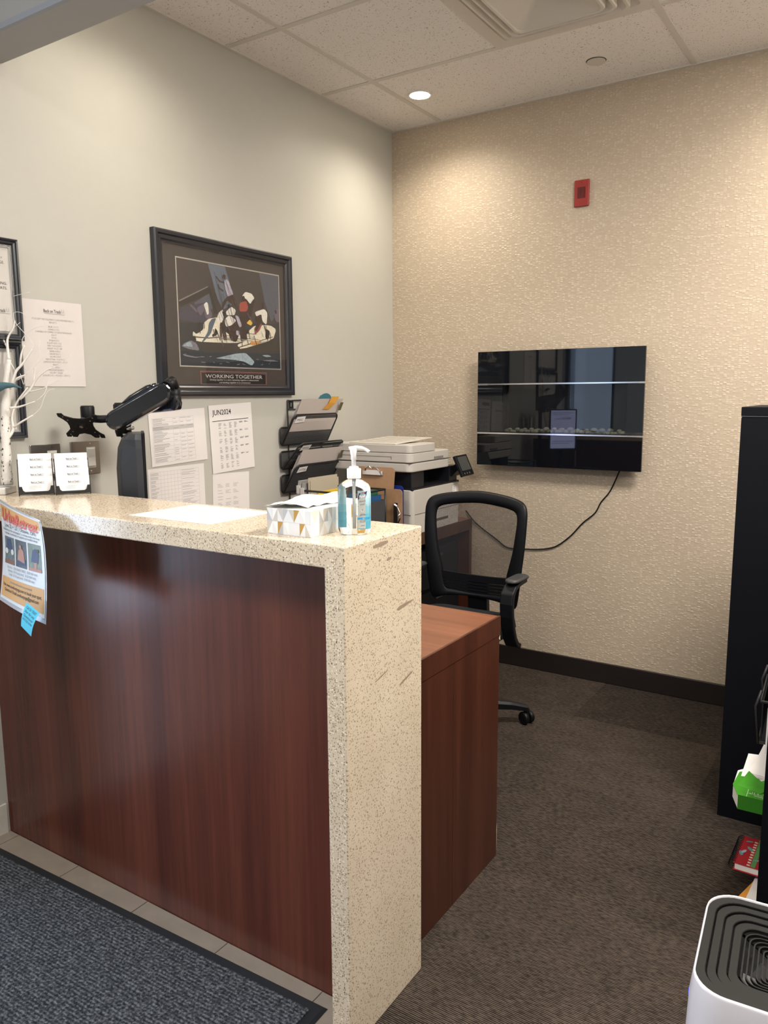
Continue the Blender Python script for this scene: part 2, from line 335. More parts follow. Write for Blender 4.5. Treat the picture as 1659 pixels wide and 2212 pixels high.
def rrect(x0, y0, x1, y1, r, n=5):
    pts = []
    for cx, cy, a0 in ((x1-r, y0+r, -90), (x1-r, y1-r, 0), (x0+r, y1-r, 90), (x0+r, y0+r, 180)):
        for i in range(n+1):
            a = math.radians(a0+90*i/n); pts.append((cx+r*math.cos(a), cy+r*math.sin(a)))
    return pts
def circ(cx, cy, r, n=24): return [(cx+r*math.cos(2*PI*i/n), cy+r*math.sin(2*PI*i/n)) for i in range(n)]

def tag(o, label, cat, group=None):
    o['label'] = label; o['category'] = cat
    if group: o['group'] = group
    return o
def thing(name, label, cat, loc=(0, 0, 0), rot=(0, 0, 0), group=None):
    o = bpy.data.objects.new(name, None); COL.objects.link(o); o.empty_display_size = .05
    o.location = loc; o.rotation_euler = rot; return tag(o, label, cat, group)
def struct(o): o['kind'] = 'structure'; return o
def stuff(o): o['kind'] = 'stuff'; return o
LEFTW = (0, 0, PI/2)      # local x runs along +Y, local -y faces the room (+X)

def dup(root, loc=None, rot=None, label=None, cat=None):
    c = root.copy(); COL.objects.link(c)
    if loc is not None: c.location = loc
    if rot is not None: c.rotation_euler = rot
    if label: c['label'] = label
    for ch in root.children:
        d = ch.copy(); COL.objects.link(d); d.parent = c
        for g in ch.children:
            e = g.copy(); COL.objects.link(e); e.parent = d
    return c

_fc = bpy.data.curves.new('font_tmp', 'FONT'); _fo = bpy.data.objects.new('font_tmp', _fc); COL.objects.link(_fo); _fc.resolution_u = 2
def glyphs(t, size=1.0, width=None, align='CENTER', shear=0.0, bold=0.0):
    """text outline as (verts2d, faces); scaled to width if given"""
    _fc.body = t; _fc.size = size; _fc.align_x = 'LEFT'; _fc.shear = shear; _fc.offset = bold*size
    bpy.context.view_layer.update()
    dg = bpy.context.evaluated_depsgraph_get(); ev = _fo.evaluated_get(dg); me = ev.to_mesh()
    vs = [(v.co.x, v.co.y) for v in me.vertices]; fs = [tuple(p.vertices) for p in me.polygons]; ev.to_mesh_clear()
    if not vs: return [], []
    x0 = min(v[0] for v in vs); x1 = max(v[0] for v in vs)
    k = 1.0 if width is None else width/max(1e-6, x1-x0)
    off = {'LEFT': 0, 'CENTER': -(x1-x0)*k/2, 'RIGHT': -(x1-x0)*k}[align]
    return [((v[0]-x0)*k+off, v[1]) for v in vs], fs
def put_text(mb, t, x, z, size, width=None, align='CENTER', y=-0.0006, mi=0, shear=0.0, rot=0.0, bold=0.0):
    vs, fs = glyphs(t, size, width, align, shear, bold); c, s = math.cos(rot), math.sin(rot)
    mb.add([(x+a*c-b*s, y, z+a*s+b*c) for a, b in vs], fs, mi); return mb
def bar(mb, x0, z0, x1, z1, mi=0, y=-0.0005):
    return mb.add([(x0, y, z0), (x1, y, z0), (x1, y, z1), (x0, y, z1)], [(0, 1, 2, 3)], mi)

# ================================================================== STRUCTURE
XR, YF, XE = 3.0, -5.5, -1.4          # right wall, front wall, entry's left wall
YW = -2.75                            # the left wall ends here, the entry opens beyond
struct(MB().box(XE-.1, YF-.1, -.08, XR+.1, .1, -.003).build('floor', GROUT))
floor = bpy.data.objects['floor']
xs = [-.593+.61*i for i in range(7)]; ys = [.14-.61*i for i in range(10)]
for i in range(len(xs)-1):            # 61 cm carpet squares
    for j in range(len(ys)-1):
        x0, x1, y1, y0 = xs[i], xs[i+1], ys[j], ys[j+1]
        x0 = max(x0, 0.0); x1 = min(x1, XR); y1 = min(y1, 0.0); y0 = max(y0, YF)
        def cut(x0, x1, y0, y1):
            if x1-x0 > .01 and y1-y0 > .01:
                MB().box(x0+.0002, y0+.0002, -.004, x1-.0002, y1-.0002, random.uniform(-.0003, .0003)).build('carpet_tile', 'carpet', floor)
        yb = -2.35
        if y0 >= yb: cut(x0, x1, y0, y1)
        elif y1 <= yb: cut(max(x0, 1.403), x1, y0, y1)
        else:
            cut(x0, x1, yb, y1); cut(max(x0, 1.403), x1, y0, yb)
for i in range(-5, 5):                # ceramic floor tiles of the entry
    for j in range(10):
        x0 = .054+.3105*i; x1 = x0+.307; y1 = -2.353-.3105*j; y0 = y1-.307
        x0, x1, y0 = max(x0, XE), min(x1, 1.401), max(y0, YF)
        if x1-x0 < .02 or y1-y0 < .02: continue
        if x1 <= 0.0 and y1 > YW: continue
        MB().box(x0, y0, -.004, x1, y1, .001+random.uniform(-.0004, .0004)).build('floor_tile', TILE, floor)

struct(MB().box(-.12, YW, 0, 0, .12, H).build('wall_left', WALL))
struct(MB().box(0, 0, 0, XR+.12, .12, H).build('wall_back', 'wallpaper'))
wb = bpy.data.objects['wall_back']
MB().box(1.843, -.0012, .1, 1.849, 0, H-.01).build('wallpaper_seam', 'wallpaper', wb)
struct(MB().box(XR, YF, 0, XR+.12, 0, H).build('wall_right', WALL))
struct(MB().box(XE-.12, -2.98, 0, XE, YW, H).box(XE-.12, -4.32, 2.2, XE, -2.98, H).box(XE-.12, YF, 0, XE, -4.32, H).box(XE-.12, YW, 0, -.12, YW+.12, H).build('wall_entry', WALL))
struct(MB().box(XE-.12, YF-.12, 0, -1.0, YF, H).box(-1.0, YF-.12, 0, -.4, YF, .6).box(-1.0, YF-.12, 2.1, -.4, YF, H).box(-.4, YF-.12, 0, XR+.12, YF, H).build('wall_front', WALL))
# glass entry door and front window (seen only as reflections)
d1 = struct(bpy.data.objects.new('door_1', None)); COL.objects.link(d1)
MB().box(XE-.07, -4.32, 0, XE-.02, -4.26, 2.2).box(XE-.07, -3.04, 0, XE-.02, -2.98, 2.2).box(XE-.07, -4.26, 2.12, XE-.02, -3.04, 2.2).box(XE-.07, -4.26, 0, XE-.02, -3.04, .12).build('door_frame', BLKM, d1)
MB().box(XE-.05, -4.26, .12, XE-.044, -3.04, 2.12).build('pane', 'window_glass', d1)
w1 = struct(bpy.data.objects.new('window_1', None)); COL.objects.link(w1)
MB().box(-1.0, YF-.09, .6, -.4, YF-.03, .66).box(-1.0, YF-.09, 2.04, -.4, YF-.03, 2.1).box(-1.0, YF-.09, .66, -.96, YF-.03, 2.04).box(-.44, YF-.09, .66, -.4, YF-.03, 2.04).build('window_frame', BLKM, w1)
for a, b in ((-.96, -.44),): MB().box(a, YF-.065, .66, b, YF-.059, 2.04).build('pane', 'window_glass', w1)

# ceiling: grid bars, tiles and plenum slab
cl = struct(MB().box(XE-.12, YF-.12, H+.03, XR+.12, .12, H+.1).build('ceiling', mat('plenum', (.3, .28, .26), .9)))
cx = [0, .293, .903, 1.513, 2.123, 2.733, XR]; cy = [0, -.6147, -1.2247, -1.8347, -2.18]
def ctile(x0, y0, x1, y1): MB().box(x0+.004, y0+.004, H+.003, x1-.004, y1-.004, H+.018).build('ceiling_tile', 'ctile', cl)
for j in range(4):
    y1, y0 = cy[j], cy[j+1]
    cells = [(0, .293), (.293, 1.513), (1.513, 2.733), (2.733, XR)]
    if j == 1: cells = [(0, .293), (.293, .903), (1.513, 2.733), (2.733, XR)]
    for a, b in cells: ctile(a, y0, b, y1)
def tee(x0, y0, x1, y1): MB().box(x0, y0, H, x1, y1, H+.006).box((x0+x1)/2-.002 if x1-x0 < .1 else x0, (y0+y1)/2-.002 if y1-y0 < .1 else y0, H+.006, (x0+x1)/2+.002 if x1-x0 < .1 else x1, (y0+y1)/2+.002 if y1-y0 < .1 else y1, H+.03).build('grid_bar', CTEE, cl)
for x in (.293, 1.513, 2.733): tee(x-.012, -2.18, x+.012, -.001)
tee(.891, -1.2126, .9145, -.6268)
for y in cy[1:4]:
    for a, b in ((0, .281), (.305, 1.501), (1.525, 2.721), (2.745, XR)): tee(a, y-.012, b, y+.012)
MB().box(0, -2.18, H-.002, .018, 0, H+.003).build('wall_angle', CTEE, cl); MB().box(.018, -.018, H-.002, XR, 0, H+.003).build('wall_angle', CTEE, cl)
for i in range(7):                    # entry side of the header, plain tiles
    for j in range(3):
        x0 = XE+.61*i+.02; y1 = -2.33-1.05*j
        ctile(max(x0, XE), max(y1-1.05, YF), min(x0+.61, XR), y1)
# header above the counter
struct(MB().box(0, -2.315, 2.4, XR, -2.18, H+.03).build('trim_1', SOFFIT, bevel=.004))
hd = bpy.data.objects['trim_1']
MB().box(0, -2.318, 2.397, XR, -2.306, 2.412).build('corner_bead', mat('bead_paint', (.33, .36, .42), .5), hd)
# baseboards
struct(MB().box(0, -.012, 0, XR, 0, .1).build('baseboard_back', BASEB, bevel=.003))
struct(MB().box(0, -2.15, 0, .012, -.012, .1).build('baseboard_left', BASEB, bevel=.003))
struct(MB().box(XR-.012, YF, 0, XR, -.012, .1).build('baseboard_right', BASEB, bevel=.003))
struct(MB().prism([(-2.36, 0), (-2.75, 0), (-2.75, .085), (-2.36, .1)], 'x', 0, .006).build('trim_2', mat('chipped_plaster', (.55, .52, .47), .8, bump=.6, bscale=60)))

# ================================================================== CEILING FIXTURES
def downlight(x, y, label):
    t = thing('recessed_downlight', label, 'ceiling light', (x, y, H), group='recessed ceiling lights')
    MB().ring(circ(0, 0, .056, 32), circ(0, 0, .047, 32), 'z', -.003, .004).build('trim_ring', TRIMW, t)
    MB().lathe([(.047, .0), (.046, .002)], n=32).build('lens', mat('lit_lens', (1, .95, .85), .5, emit=(1.0, .86, .62), estr=14), t)
downlight(.39, -.37, 'small round recessed ceiling light glowing warm white near the wall corner')
for (x, y, _), lb in zip(LAMPS[1:], ('left wall near the header', 'papered wall at the right', 'middle of the room, added as fill', 'entry behind the counter front, added as fill', 'entry by the right wall, added as fill', 'entry over the mat, added as fill')):
    downlight(x, y, 'round recessed ceiling light over the '+lb)  # mid-room and entry downlights are unseen, added to lift the fill light
for (x, y, _), lb in zip(FILL_PANELS, ('beside the papered wall', 'over the waiting area', 'over the entrance mat')):  # bodies for the added fill panels, all out of view
    t = thing('added_fill_panel', 'added square frosted ceiling fill light '+lb, 'ceiling light', (x, y, H), group='added ceiling fill lights')
    MB().ring(rrect(-.30, -.30, .30, .30, .004, 2), rrect(-.28, -.28, .28, .28, .004, 2), 'z', -.012, .002).build('frame', TRIMW, t)
    MB().box(-.28, -.28, -.006, .28, .28, -.003).build('diffuser_lens', mat('lit_fill_panel', (1, .97, .92), .5, emit=(1, .92, .8), estr=3), t)
t = thing('sprinkler_cover', 'flat round white sprinkler cover plate set in the back ceiling tile', 'sprinkler cover', (1.18, -.272, H+.003))
MB().lathe([(.0385, -.005), (.038, -.0025), (.030, -.0025)], n=32).build('cover_disc', mat('cover_paint', (.62, .57, .51), .5), t)
MB().ring(circ(0, 0, .041, 32), circ(0, 0, .038, 32), 'z', -.0012, .001).build('gap_ring', mat('dark_gap', (.05, .04, .035), .8), t)

t = thing('air_diffuser', 'square white stepped air diffuser panel set in the ceiling grid', 'air vent', (1.208, -.9197, H))
DIF = mat('diffuser_paint', (.60, .56, .51), .4)
def sq(h, r): return rrect(-h, -h, h, h, r, 5)
def steps(name, prof):
    loops = [[(x, y, z) for x, y in sq(h_, r_)] for h_, z, r_ in prof]
    MB().loft(loops, caps=False, sm=False).build(name, DIF, t)
steps('face_frame', [(.2945, .004, .003), (.2945, -.001, .003), (.262, -.001, .02), (.236, .018, .03), (.234, .022, .03)])
steps('louvre_ring', [(.236, .024, .03), (.238, -.016, .034), (.235, -.020, .034), (.227, -.020, .034), (.224, -.016, .034), (.201, .006, .03), (.198, .012, .03)])
steps('louvre_ring', [(.200, .014, .03), (.202, -.022, .034), (.199, -.026, .034), (.191, -.026, .034), (.188, -.022, .034), (.172, -.004, .03), (.169, .004, .03)])
steps('centre_cone', [(.170, .006, .03), (.171, -.028, .034), (.168, -.033, .034), (.158, -.033, .03), (.154, -.029, .028), (.022, .030, .004), (.001, .030, .0005)])
MB().box(-.29, -.29, .045, .29, .29, .05).build('duct_back', mat('duct_grey', (.30, .28, .25), .9), t)

# ================================================================== FIRE ALARM SPEAKER
t = thing('fire_alarm_speaker', 'small red fire alarm wall plate with vertical slots on the papered wall', 'alarm', (1.0415, 0, 2.321))
RED = mat('alarm_red', (.30, .032, .028), .45)
m = MB().box(-.035, -.012, -.0585, .035, 0, .0585); m.build('plate', RED, t, bevel=.003)
m = MB()
for i in range(7): m.box(-.0165+i*.0055-.0012, -.0128, -.023, -.0165+i*.0055+.0012, -.0118, .026)
m.build('grille_slot', mat('slot_black', (.01, .004, .004), .8), t)
for z in (-.043, .045): MB().prism(circ(.0, z, .0022, 10), 'y', -.0132, -.0118).build('screw', mat('screw_red', (.2, .03, .02), .5), t)

# ================================================================== WALL FIREPLACE (black glass, two bright strips)
t = thing('electric_fireplace', 'wall mounted black glass electric fireplace panel with two chrome strips and glass pebbles', 'fireplace', (.557, 0, 1.054), (0, 0, .0))
W, Hh, yf = .825, .562, -.08
GL = MATS['fire_glass'] = mat('fireplace_black_glass', (.0035, .0045, .007), .025, spec=.6)
MB().box(.05, -.018, .03, W-.05, 0, Hh-.03).box(.05, -.066, .03, W-.05, -.018, .158).box(.05, -.066, .402, W-.05, -.018, Hh-.03).box(.05, -.066, .158, .133, -.018, .402).box(.752, -.066, .158, W-.05, -.018, .402).build('housing', BLKM, t)
MB().box(0, yf, 0, W, yf+.013, .156).build('lower_glass', GL, t, bevel=.0008)
MB().box(0, yf, .406, W, yf+.013, Hh).build('upper_glass', GL, t, bevel=.0008)
MB().box(0, yf, .164, .135, yf+.013, .398).build('side_glass', GL, t); MB().box(.75, yf, .164, W, yf+.013, .398).build('side_glass', GL, t)
MB().box(.135, yf, .164, .75, yf+.004, .398).build('fire_window', 'smoked_glass', t)
MB().box(.135, yf+.058, .164, .75, yf+.062, .398).box(.135, yf+.005, .160, .75, yf+.058, .164).build('firebox', BLKM, t)
for z in (.156, .398): MB().box(0, yf-.002, z+.001, W, yf+.009, z+.0075).build('chrome_strip', CHROME, t)
PEB = mat('pebble_glass', (.50, .49, .38), .05, var=.4, vscale=40, spec=.9, trans=.55)
r = random.Random(5)
for i in range(46):
    x = .150+.585*i/45+r.uniform(-.004, .004); rad = r.uniform(.011, .018); z = .164+rad*.62+(.010 if i % 3 == 1 else 0)
    m = MB(); n = 8; prof = [(rad*.45, -rad*.6), (rad*.9, -rad*.3), (rad, 0), (rad*.85, rad*.35), (rad*.4, rad*.62)]
    m.lathe(prof, (x, yf+.022+r.uniform(0, .018), z), n, rot=r.uniform(0, 3), sx=r.uniform(.85, 1.25)); m.build('pebble', PEB, t)
# cable down to the desk corner
pts = [(1.28, .068), (1.225, .952), (1.182, .894), (1.155, .84), (1.095, .785), (1.044, .724), (.986, .672), (.938, .646), (.865, .631), (.79, .626), (.701, .624), (.64, .661), (.568, .704), (.51, .745), (.46, .80)]
pts[0] = (1.275, 1.06)
def smooth(P, k=4):
    out = []; P = [Vector(p) for p in P]
    for i in range(len(P)-1):
        a = P[max(i-1, 0)]; b = P[i]; c = P[i+1]; d = P[min(i+2, len(P)-1)]
        for s in range(k):
            u = s/k; out.append(.5*((2*b)+(c-a)*u+(2*a-5*b+4*c-d)*u*u+(3*b-a-3*c+d)*u*u*u))
    return out+[P[-1]]
tag(MB().tube(smooth([(x, -.008 if i > 0 else -.03, z) for i, (x, z) in enumerate(pts)]), .0032, 8).build('power_cable', BLK), 'thin black power cable hanging in a curve below the glass fireplace', 'cable')

# ================================================================== RECEPTION COUNTER
KZ, KX, KY0, KY1 = 1.1145, 1.4535, -2.4586, -2.1586
t = thing('reception_counter', 'tall reception counter with speckled beige quartz waterfall top and cherry wood front', 'counter')
MB().prism([(0, KZ), (KX, KZ), (KX, 0), (KX-.0495, 0), (KX-.0495, KZ-.0475), (0, KZ-.0475)][::-1], 'y', KY0, KY1).build('quartz_waterfall_top', 'quartz', t, bevel=.003)
MB().box(0, -2.351, 0, KX-.0495, -2.333, KZ-.0475).build('front_panel', CH, t)
MB().box(0, -2.18, 0, KX-.0495, -2.165, KZ-.0475).build('back_panel', CHD, t)
SC = mat('scuff', (.30, .225, .165), .5, var=.3, vscale=300)
def scuff(y0, z0, y1, z1, w0, w1):
    n = 7; rr = random.Random(int(y0*1e4)); up = []; lo = []
    for i in range(n):
        k = i/(n-1); w_ = (w0+(w1-w0)*k)*rr.uniform(.6, 1.1) if 0 < i < n-1 else min(w0, w1)*.5
        up.append((KX+.0004, y0+(y1-y0)*k, z0+(z1-z0)*k+w_/2)); lo.append((KX+.0004, y0+(y1-y0)*k, z0+(z1-z0)*k-w_/2))
    MB().add(lo+up[::-1], [tuple(range(2*n))]).build('scuff_mark', SC, t)
scuff(-2.357, 1.098, -2.301, 1.101, .009, .012); scuff(-2.337, 1.066, -2.328, 1.066, .004, .005); scuff(-2.306, 1.062, -2.288, 1.064, .007, .006)
scuff(-2.267, .944, -2.198, .951, .013, .005); scuff(-2.354, .806, -2.304, .818, .004, .004); scuff(-2.257, .768, -2.199, .784, .006, .005)

# desk behind the counter
t = thing('reception_desk', 'cherry wood desk with brown worktop behind the tall counter', 'desk')
MB().box(0.0, -2.15, .705, 1.403, -1.619, .762).build('worktop', CHT, t, bevel=.001)
MB().box(1.3975, -2.15, .705, 1.4045, -1.617, .7625).build('edge_band', CHD, t)
MB().box(1.375, -2.15, 0, 1.403, -1.9055, .703).build('end_panel', CHD, t, bevel=.001)
MB().box(1.375, -1.9045, 0, 1.403, -1.620, .703).build('end_panel', CHD, t, bevel=.001)
for tri_ in ([(1.4048, -1.628, .697), (1.4048, -1.619, .706), (1.4048, -1.6195, .688)], [(1.404, -1.6225, .088), (1.404, -1.6195, .11), (1.404, -1.6195, .02)]): MB().add(tri_, [(0, 1, 2)]).build('chipped_edge', mat('bare_chipboard', (.62, .50, .36), .8), t)
MB().box(.02, -2.15, 0, .05, -1.63, .705).build('end_panel', CHD, t)

# return desk along the left wall with black pedestal
t = thing('return_desk', 'brown wooden return desk along the left wall under the printer', 'desk')
MB().box(0.013, -1.612, .705, .50, -.018, .762).build('worktop', CHT, t, bevel=.001)
MB().box(.496, -1.612, .705, .502, -.018, .7622).build('edge_band', CHD, t)
MB().box(.013, -.045, 0, .50, -.016, .704).build('end_panel', CHD, t)
t = thing('file_pedestal', 'black filing pedestal under the printer desk by the wall', 'cabinet', (.02, -.55, 0))
MB().box(0, 0, .02, .43, .46, .66).build('body', CABM, t, bevel=.003)
for z in (.03, .245, .46):
    d = MB().box(.431, .006, z, .445, .454, z+.195).build('drawer', CABM, t, bevel=.002)
    MB().box(.446, .20, z+.15, .455, .27, z+.162).build('handle', BLKM, d, bevel=.002)

# ================================================================== MAT
a = math.radians(1.75)
t = thing('entrance_mat', 'charcoal ribbed entrance mat with black rubber border on the tiled floor', 'mat', (1.3375, -2.3895, .0015), (0, 0, a))
MB().loft([[(x, y, 0) for x, y in ((-1.315, -1.8), (0, -1.8), (0, 0), (-1.315, 0))], [(x, y, .006) for x, y in ((-1.307, -1.792), (-.008, -1.792), (-.008, -.008), (-1.307, -.008))]], sm=False).build('rubber_border', RUB, t)
MB().box(-1.285, -1.77, .0055, -.03, -.03, .0095).build('carpet_pile', 'matpile', t)

# ================================================================== PRINTER
t = thing('office_printer', 'white and black multifunction office printer on the wooden desk in the corner', 'printer', (0, 0, 0))
def rbox(x0, y0, z0, x1, y1, z1, r, name, m_, par, bevel=.002): return MB().prism(rrect(x0, y0, x1, y1, r, 6), 'z', z0, z1, sm=False).build(name, m_, par, bevel)
rbox(.10, -.62, .762, .50, -.155, .972, .022, 'lower_body', PWH, t, .004)
MB().box(.30, -.6206, .775, .301, -.6196, .97).box(.44, -.6206, .775, .4412, -.6196, .97).build('panel_seam', mat('seam_dark', (.08, .07, .06), .8), t)
MB().box(.4995, -.60, .855, .5008, -.165, .8575).box(.44, -.6212, .855, .49, -.6196, .857).build('cassette_seam', MATS['seam_dark'], t)
MB().box(.499, -.50, .800, .5015, -.28, .812).box(.499, -.42, .905, .5012, -.33, .907).build('cassette_grip', MATS['seam_dark'], t)
MB().box(.425, -.6225, .90, .436, -.6195, .95).build('door_latch', mat('latch_grey', (.40, .38, .35), .5), t, bevel=.002)
MB().prism([(.12, -.615), (.49, -.615), (.49, -.50), (.36, -.50), (.36, -.25), (.49, -.25), (.49, -.17), (.12, -.17)], 'z', .972, 1.056).build('output_bay', PBK, t, bevel=.002)
MB().box(.105, -.617, .968, .498, -.16, .980).build('output_tray', PBK, t, bevel=.003)
rbox(.05, -.645, 1.056, .505, -.265, 1.098, .03, 'scanner_base', PWH, t, .006)
rbox(.05, -.645, 1.1005, .505, -.265, 1.142, .03, 'scanner_lid', PWH, t, .003)
rbox(.05, -.643, 1.1435, .503, -.40, 1.181, .026, 'document_feeder', PWH, t, .004)
MB().prism([(-.64, 1.181), (-.30, 1.195), (-.30, 1.199), (-.64, 1.186)], 'x', .16, .42).build('feeder_tray', mat('tray_cream', (.60, .56, .50), .45), t, bevel=.001)
MB().box(.05, -.6456, 1.0985, .5055, -.264, 1.1003).build('lid_gap', MATS['seam_dark'], t)
m = MB()
for i in range(5): m.box(.19, -.60+i*.055, 1.1895+i*.0022, .40, -.595+i*.055, 1.191+i*.0022)
m.build('tray_rib', PWH, t)
MB().box(.504, -.43, 1.106, .508, -.345, 1.116).build('lid_grip', mat('grip_grey', (.22, .20, .18), .6), t)
m = MB().box(.12, -.6465, 1.125, .40, -.6445, 1.1262).box(.40, -.6465, 1.113, .4015, -.6445, 1.127).box(.12, -.6465, 1.113, .1215, -.6445, 1.127).build('hinge_line', MATS['seam_dark'], t)
stk = MB().box(.4998, -.235, .915, .5012, -.195, .955).build('label_sticker', PAPERC, t)
m = MB()
for i in range(4): m.box(.5011, -.231, .948-i*.009, .5016, -.212, .950-i*.009)
m.build('print', INKG, stk)
cp = MB().box(-.009, -.075, -.055, .009, .075, .055).build('control_panel', BLK, t, bevel=.004, loc=(.535, -.185, 1.055), rot=(0, -.42, .10))
MB().box(.0085, -.062, -.028, .0102, .055, .045).build('screen', mat('screen_grey', (.07, .072, .07), .2), cp)
m = MB()
for i in range(3): m.prism(circ(-.045+i*.032, -.043, .005, 10), 'x', .0088, .0102)
m.build('button', mat('button_grey', (.12, .12, .12), .5), cp)
MB().prism([(.49, 1.0), (.535, 1.04), (.52, 1.07), (.48, 1.04)], 'y', -.235, -.15).build('panel_bracket', BLK, t, bevel=.003)

# ================================================================== CLIPBOARDS, ORGANISER between printer and counter
HB = mat('hardboard', (.34, .20, .11), .5, var=.15, vscale=60)
def clip_geo():
    m = MB(); m.box(-.055, -.010, -.012, .055, -.0035, .006)
    m.tube([(-.04, -.012, .004), (-.03, -.024, .018), (-.012, -.022, .026), (0, -.012, .012), (.012, -.022, .026), (.03, -.024, .018), (.04, -.012, .004)], .0035, 8)
    m.prism([(-.05, -.012), (.05, -.012), (.035, .010), (-.035, .010)], 'y', -.016, -.012)
    return m
def clipboard(label, loc, rot, matb=HB, clip=True, clipx=0):
    t = thing('clipboard', label, 'clipboard', loc, rot, group='clipboards beside the printer')
    MB().prism(rrect(-.115, 0, .115, .32, .018, 5), 'y', -.0018, .0018).build('board', matb, t)
    if clip: MB().add(*[(clip_geo().v), clip_geo().f]).build('metal_clip', CHROME, t, loc=(clipx, 0, .295), bevel=0)
    return t
clipboard('brown hardboard clipboard upright behind the blue folders, silver clip on top', (.335, -.735, .763), (-.14, 0, 0))
t = clipboard('brown clipboard on its side right of the file organiser, silver clip facing right', (.33, -.775, .88), (0, PI/2, 0), clip=True)
t.location = (.21, -.757, .878)
t = clipboard('royal blue clipboard standing between brown clipboard and printer', (.16, -.668, .883), (0, PI/2, 0), matb=mat('royal_blue_plastic', (.012, .03, .22), .35), clip=False)

t = thing('desk_file_organizer', 'black wire mesh desktop organizer filled with hanging folders', 'file organizer', (.17, -1.04, .763))
m = MB(); OW, OD, OH = .31, .22, .235
for z in (.004, OH): m.tube([(0, 0, z), (OW, 0, z), (OW, OD, z), (0, OD, z)], .0045 if z > .1 else .003, 6, closed=True)
for x, y in ((0, 0), (OW, 0), (OW, OD), (0, OD)): m.tube([(x, y, 0), (x, y, OH)], .0045, 6)
m.build('wire_frame', BLKM, t)
MB().box(.001, -.0004, .005, OW-.001, .0004, .19).box(OW-.0004, .001, .005, OW+.0004, OD-.001, .19).box(.001, OD-.0004, .005, OW-.001, OD+.0004, .19).box(0, 0, .002, OW, OD, .003).build('mesh_sheet', 'wire_net', t)
cols = [((.60, .60, .62), 'white'), ((.015, .02, .05), 'black'), ((.75, .52, .03), 'yellow'), ((.72, .50, .03), 'yellow'), ((.02, .03, .05), 'black'), ((.55, .06, .12), 'red'), ((.60, .54, .48), 'cream'), ((.62, .57, .52), 'cream'), ((.60, .55, .50), 'cream'), ((.03, .28, .32), 'teal'), ((.60, .56, .52), 'white'), ((.32, .03, .04), 'dark red'), ((.02, .11, .06), 'dark green'), ((.012, .075, .20), 'blue')]
nm = {}
for i, (c, lb) in enumerate(cols):
    x = .064+i*.0175; nm[lb] = nm.get(lb, 0)+1
    place = {0: 'leftmost', len(cols)-1: 'rightmost'}.get(i, '')
    lab = f'{lb} hanging folder, {["first","second","third","fourth","fifth","sixth","seventh","eighth","ninth","tenth","eleventh","twelfth","thirteenth","last","","",""][i]} from the left in the wire organizer'
    f = thing('hanging_folder', lab, 'folder', (.17+x, -1.035, .768), group='hanging folders in the wire organizer')
    zt = .20+.035*((i*7) % 5)/5+(.03 if i > 13 else 0)
    FM = mat('folder_'+lb.replace(' ', '_'), c, .55)
    MB().prism([(-.004, zt), (-.001, 0), (.001, 0), (.005, zt), (.004, zt), (.0005, .004), (-.0005, .004), (-.003, zt)], 'y', .004, .204).build('folder_sheet', FM, f)
    MB().box(-.001, .006, .01, .001, .20, zt-.008).build('filed_paper', PAPER, f)
# taller things at the back left of the organiser
t = thing('card_folder', 'wide beige card folder standing tall at the back of the organizer', 'folder', (.222, -1.03, .768)); 
MB().box(-.0035, 0, 0, -.0025, .21, .285).box(.0, .01, 0, .001, .215, .272).build('cover', mat('manila', (.42, .37, .29), .7), t)
for i, (x, h, lb) in enumerate(((.176, .272, 'grey magazine file at the far left of the organizer'), (.197, .262, 'grey magazine file with a finger hole beside its twin'))):
    t = thing('magazine_file', lb, 'file box', (x, -1.048, .768), group='grey magazine files')
    MB().prism([(0, 0), (.18, 0), (.18, h), (.012, h), (0, h-.05)], 'x', -.008, .008).build('shell', mat('file_grey', (.24, .235, .23), .5), t, bevel=.001)
    MB().box(-.0085, -.001, h-.055, .0085, .008, h-.02).build('label_panel', mat('file_pale', (.50, .49, .48), .6), t)

